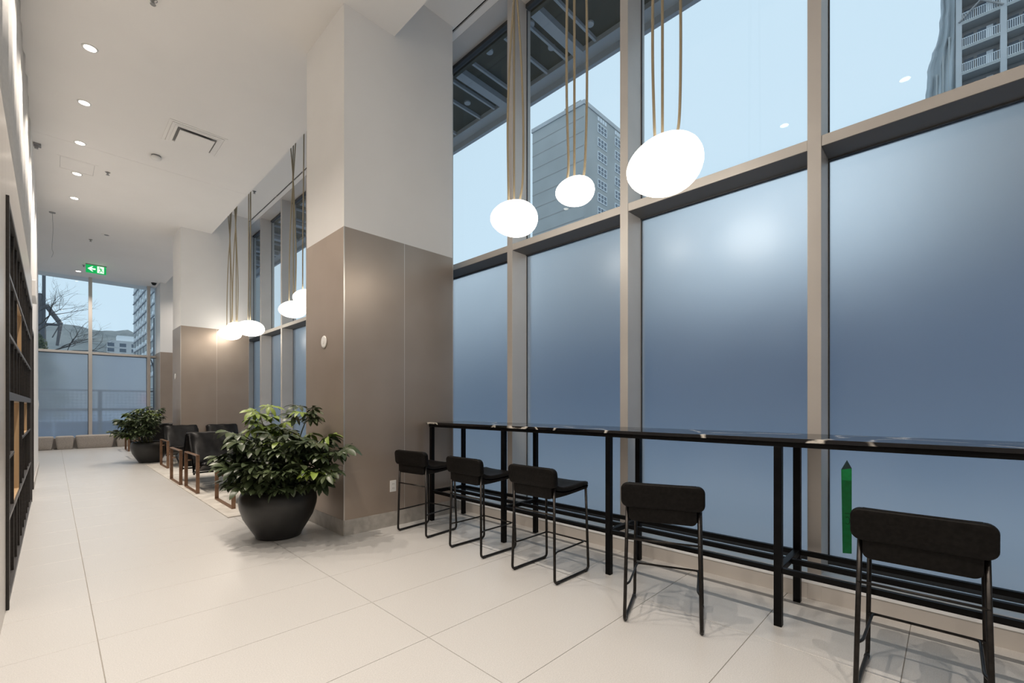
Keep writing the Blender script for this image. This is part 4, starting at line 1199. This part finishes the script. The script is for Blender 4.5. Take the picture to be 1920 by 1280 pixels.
# bare tree, evergreen, steel gantry left of the end window
bt = thing('bare_tree', 'bare leafless tree at the left of the end window', 'tree', (-1.6, 36, -0.16))
rt = random.Random(3); tw = MB()
def branch(p, d, L_, r0, depth):
    q = p + d * L_
    mid = p.lerp(q, 0.5) + Vector((rt.uniform(-1, 1), rt.uniform(-1, 1), rt.uniform(-0.3, 0.6))) * L_ * 0.08
    tw.tube([p, mid, q], r0, 4 if depth > 1 else 6, cap=False, r_end=r0 * 0.6)
    if depth >= 7: return
    for _ in range(3 if depth in (1, 2, 3) else 2):
        nd = (d + Vector((rt.uniform(-1, 1), rt.uniform(-1, 1), rt.uniform(-0.55, 0.6))) * 0.75).normalized()
        branch(q if _ else p.lerp(q, 0.75), nd, L_ * rt.uniform(0.62, 0.82), r0 * 0.55, depth + 1)
MB().tube([(0, 0, 0), (0.1, 0, 2.0), (0.0, 0, 3.8)], 0.20, 10, r_end=0.13).build('trunk', 'bark', bt, smooth=True)
branch(Vector((0, 0, 3.7)), Vector((0.35, 0, 0.9)).normalized(), 1.9, 0.075, 1)
branch(Vector((0, 0, 3.7)), Vector((-0.4, 0.2, 0.9)).normalized(), 1.8, 0.07, 1)
branch(Vector((0, 0, 3.3)), Vector((0.8, -0.1, 0.6)).normalized(), 1.6, 0.07, 1)
tw.build('branches', 'bark', bt)
et = thing('evergreen_tree', 'low evergreen tree in the left corner of the end window', 'tree', (-0.80, 30, -0.16))
MB().tube([(0, 0, 0), (0, 0, 3.4)], 0.12, 8, r_end=0.04).build('trunk', 'bark', et)
fo = MB(); rf_ = random.Random(8)
for i in range(1500):
    q = rf_.random() ** 0.8; z = 0.8 + 4.2 * q; rad = 1.75 * (1 - q) ** 0.6 * math.sqrt(rf_.random()); a = rf_.uniform(0, 2 * PI)
    c_ = Vector((rad * math.cos(a), rad * math.sin(a), z)); s_ = rf_.uniform(0.08, 0.2)
    u_ = Vector((rf_.gauss(0, 1), rf_.gauss(0, 1), rf_.gauss(0, 1))).normalized(); v_ = u_.orthogonal().normalized()
    fo.add([c_ - u_ * s_, c_ + v_ * s_ * 0.35, c_ + u_ * s_, c_ - v_ * s_ * 0.35], [(0, 1, 2, 3)])
fol = fo.build('foliage', 'needle_green', et); fol['kind'] = 'stuff'
sg = thing('steel_gantry', 'grey steel gantry with a diagonal brace at the left of the end window', 'gantry', (-0.48, 50, -0.16))
for q in ((-0.10, 0.10, -0.1, 0.1, 0, 11.8), ): MB().box(*q).build('mast', 'rust_steel', sg)
MB().box(-0.55, -0.10, -0.2, 0.2, 7.3, 10.0).build('cabinet', 'rust_steel', sg)
MB().box(-0.45, 0.12, -0.2, 0.2, 0, 7.3).build('lower_mast', 'rust_steel', sg)
MB().tube([(0.1, 0, 9.2), (0.92, 0, 7.8)], 0.16, 8).build('brace', 'rust_steel', sg)
MB().tube([(0.1, 0, 7.7), (0.95, 0, 7.75)], 0.10, 8).build('cross_arm', 'rust_steel', sg)
MB().tube([(0.92, 0, 7.9), (0.72, 0, 6.1)], 0.12, 8, r_end=0.09).build('drop_arm', 'rust_steel', sg)
MB().tube([(0.80, 0, 7.6), (0.45, 0, 6.7)], 0.035, 6).build('strut', 'rust_steel', sg)

# site fence and barrier behind the end window
fn = thing('wire_fence', 'low wire mesh fence behind the frosted end panes', 'fence', (-0.6, 20.3, -0.03))
for x in (0.0, 1.7, 3.4):
    MB().box(x - 0.05, x + 0.05, -0.03, 0.03, 0, 1.8).build('post', 'fence_wire', fn)
MB().box(0, 3.4, -0.015, 0.015, 1.765, 1.805).build('rail', 'fence_wire', fn); MB().box(0, 3.4, -0.03, 0.03, 1.10, 1.19).build('rail', 'fence_wire', fn)
ms = MB()
for k in range(34): ms.box(0.1 * k + 0.045, 0.1 * k + 0.055, -0.004, 0.004, 0.6, 1.77)
for k in range(12): ms.box(0, 3.4, -0.004, 0.004, 0.65 + 0.1 * k, 0.66 + 0.1 * k)
ms.build('mesh_wire', 'fence_wire', fn)
br = tag(empty('concrete_barrier', (-3, 21.2, -0.03)), 'dark low road barrier behind the wire fence', 'barrier')
MB().prism([(0, 0), (0.6, 0), (0.42, 0.25), (0.38, 0.72), (0.22, 0.72), (0.18, 0.25)], lambda a, b_, d_: (d_, a, b_), 0, 3.0).build('block', 'dark_brick', br)
MB().prism([(0, 0), (0.6, 0), (0.42, 0.25), (0.38, 0.72), (0.22, 0.72), (0.18, 0.25)], lambda a, b_, d_: (d_, a, b_), 3.04, 6.2).build('block', 'dark_brick', br)
lp = thing('lamp_post', 'dark lamp post in the narrow clear pane beside the far column', 'post', (2.99, 24.0, -0.16))
MB().tube([(0, 0, 0), (0, 0, 5.1)], 0.055, 10, r_end=0.04).build('pole', 'rust_steel', lp, smooth=True)
MB().tube([(0, 0, 2.9), (-0.10, 0, 3.3), (-0.28, 0, 3.45)], 0.025, 8).build('arm', 'rust_steel', lp, smooth=True)
MB().lathe([(0.09, 0), (0.075, 0.5)], 12).build('base', 'rust_steel', lp)
ts = thing('signal_post', 'small red signal light on a post outside the end window', 'signal', (8.70, 75.0, -0.16))
MB().tube([(0, 0, 0), (0, 0, 2.6)], 0.06, 8).build('pole', 'rust_steel', ts)
MB().box(-0.18, 0.18, -0.15, 0.05, 1.75, 2.7).build('housing', 'rust_steel', ts)
lens = MB().lathe([(0.14, 0), (0.12, 0.04), (0.02, 0.05)], 16); lens.v = [(v[0], -0.15 - v[2], 2.15 + v[1]) for v in lens.v]
lens.build('lens', 'signal_red', ts)
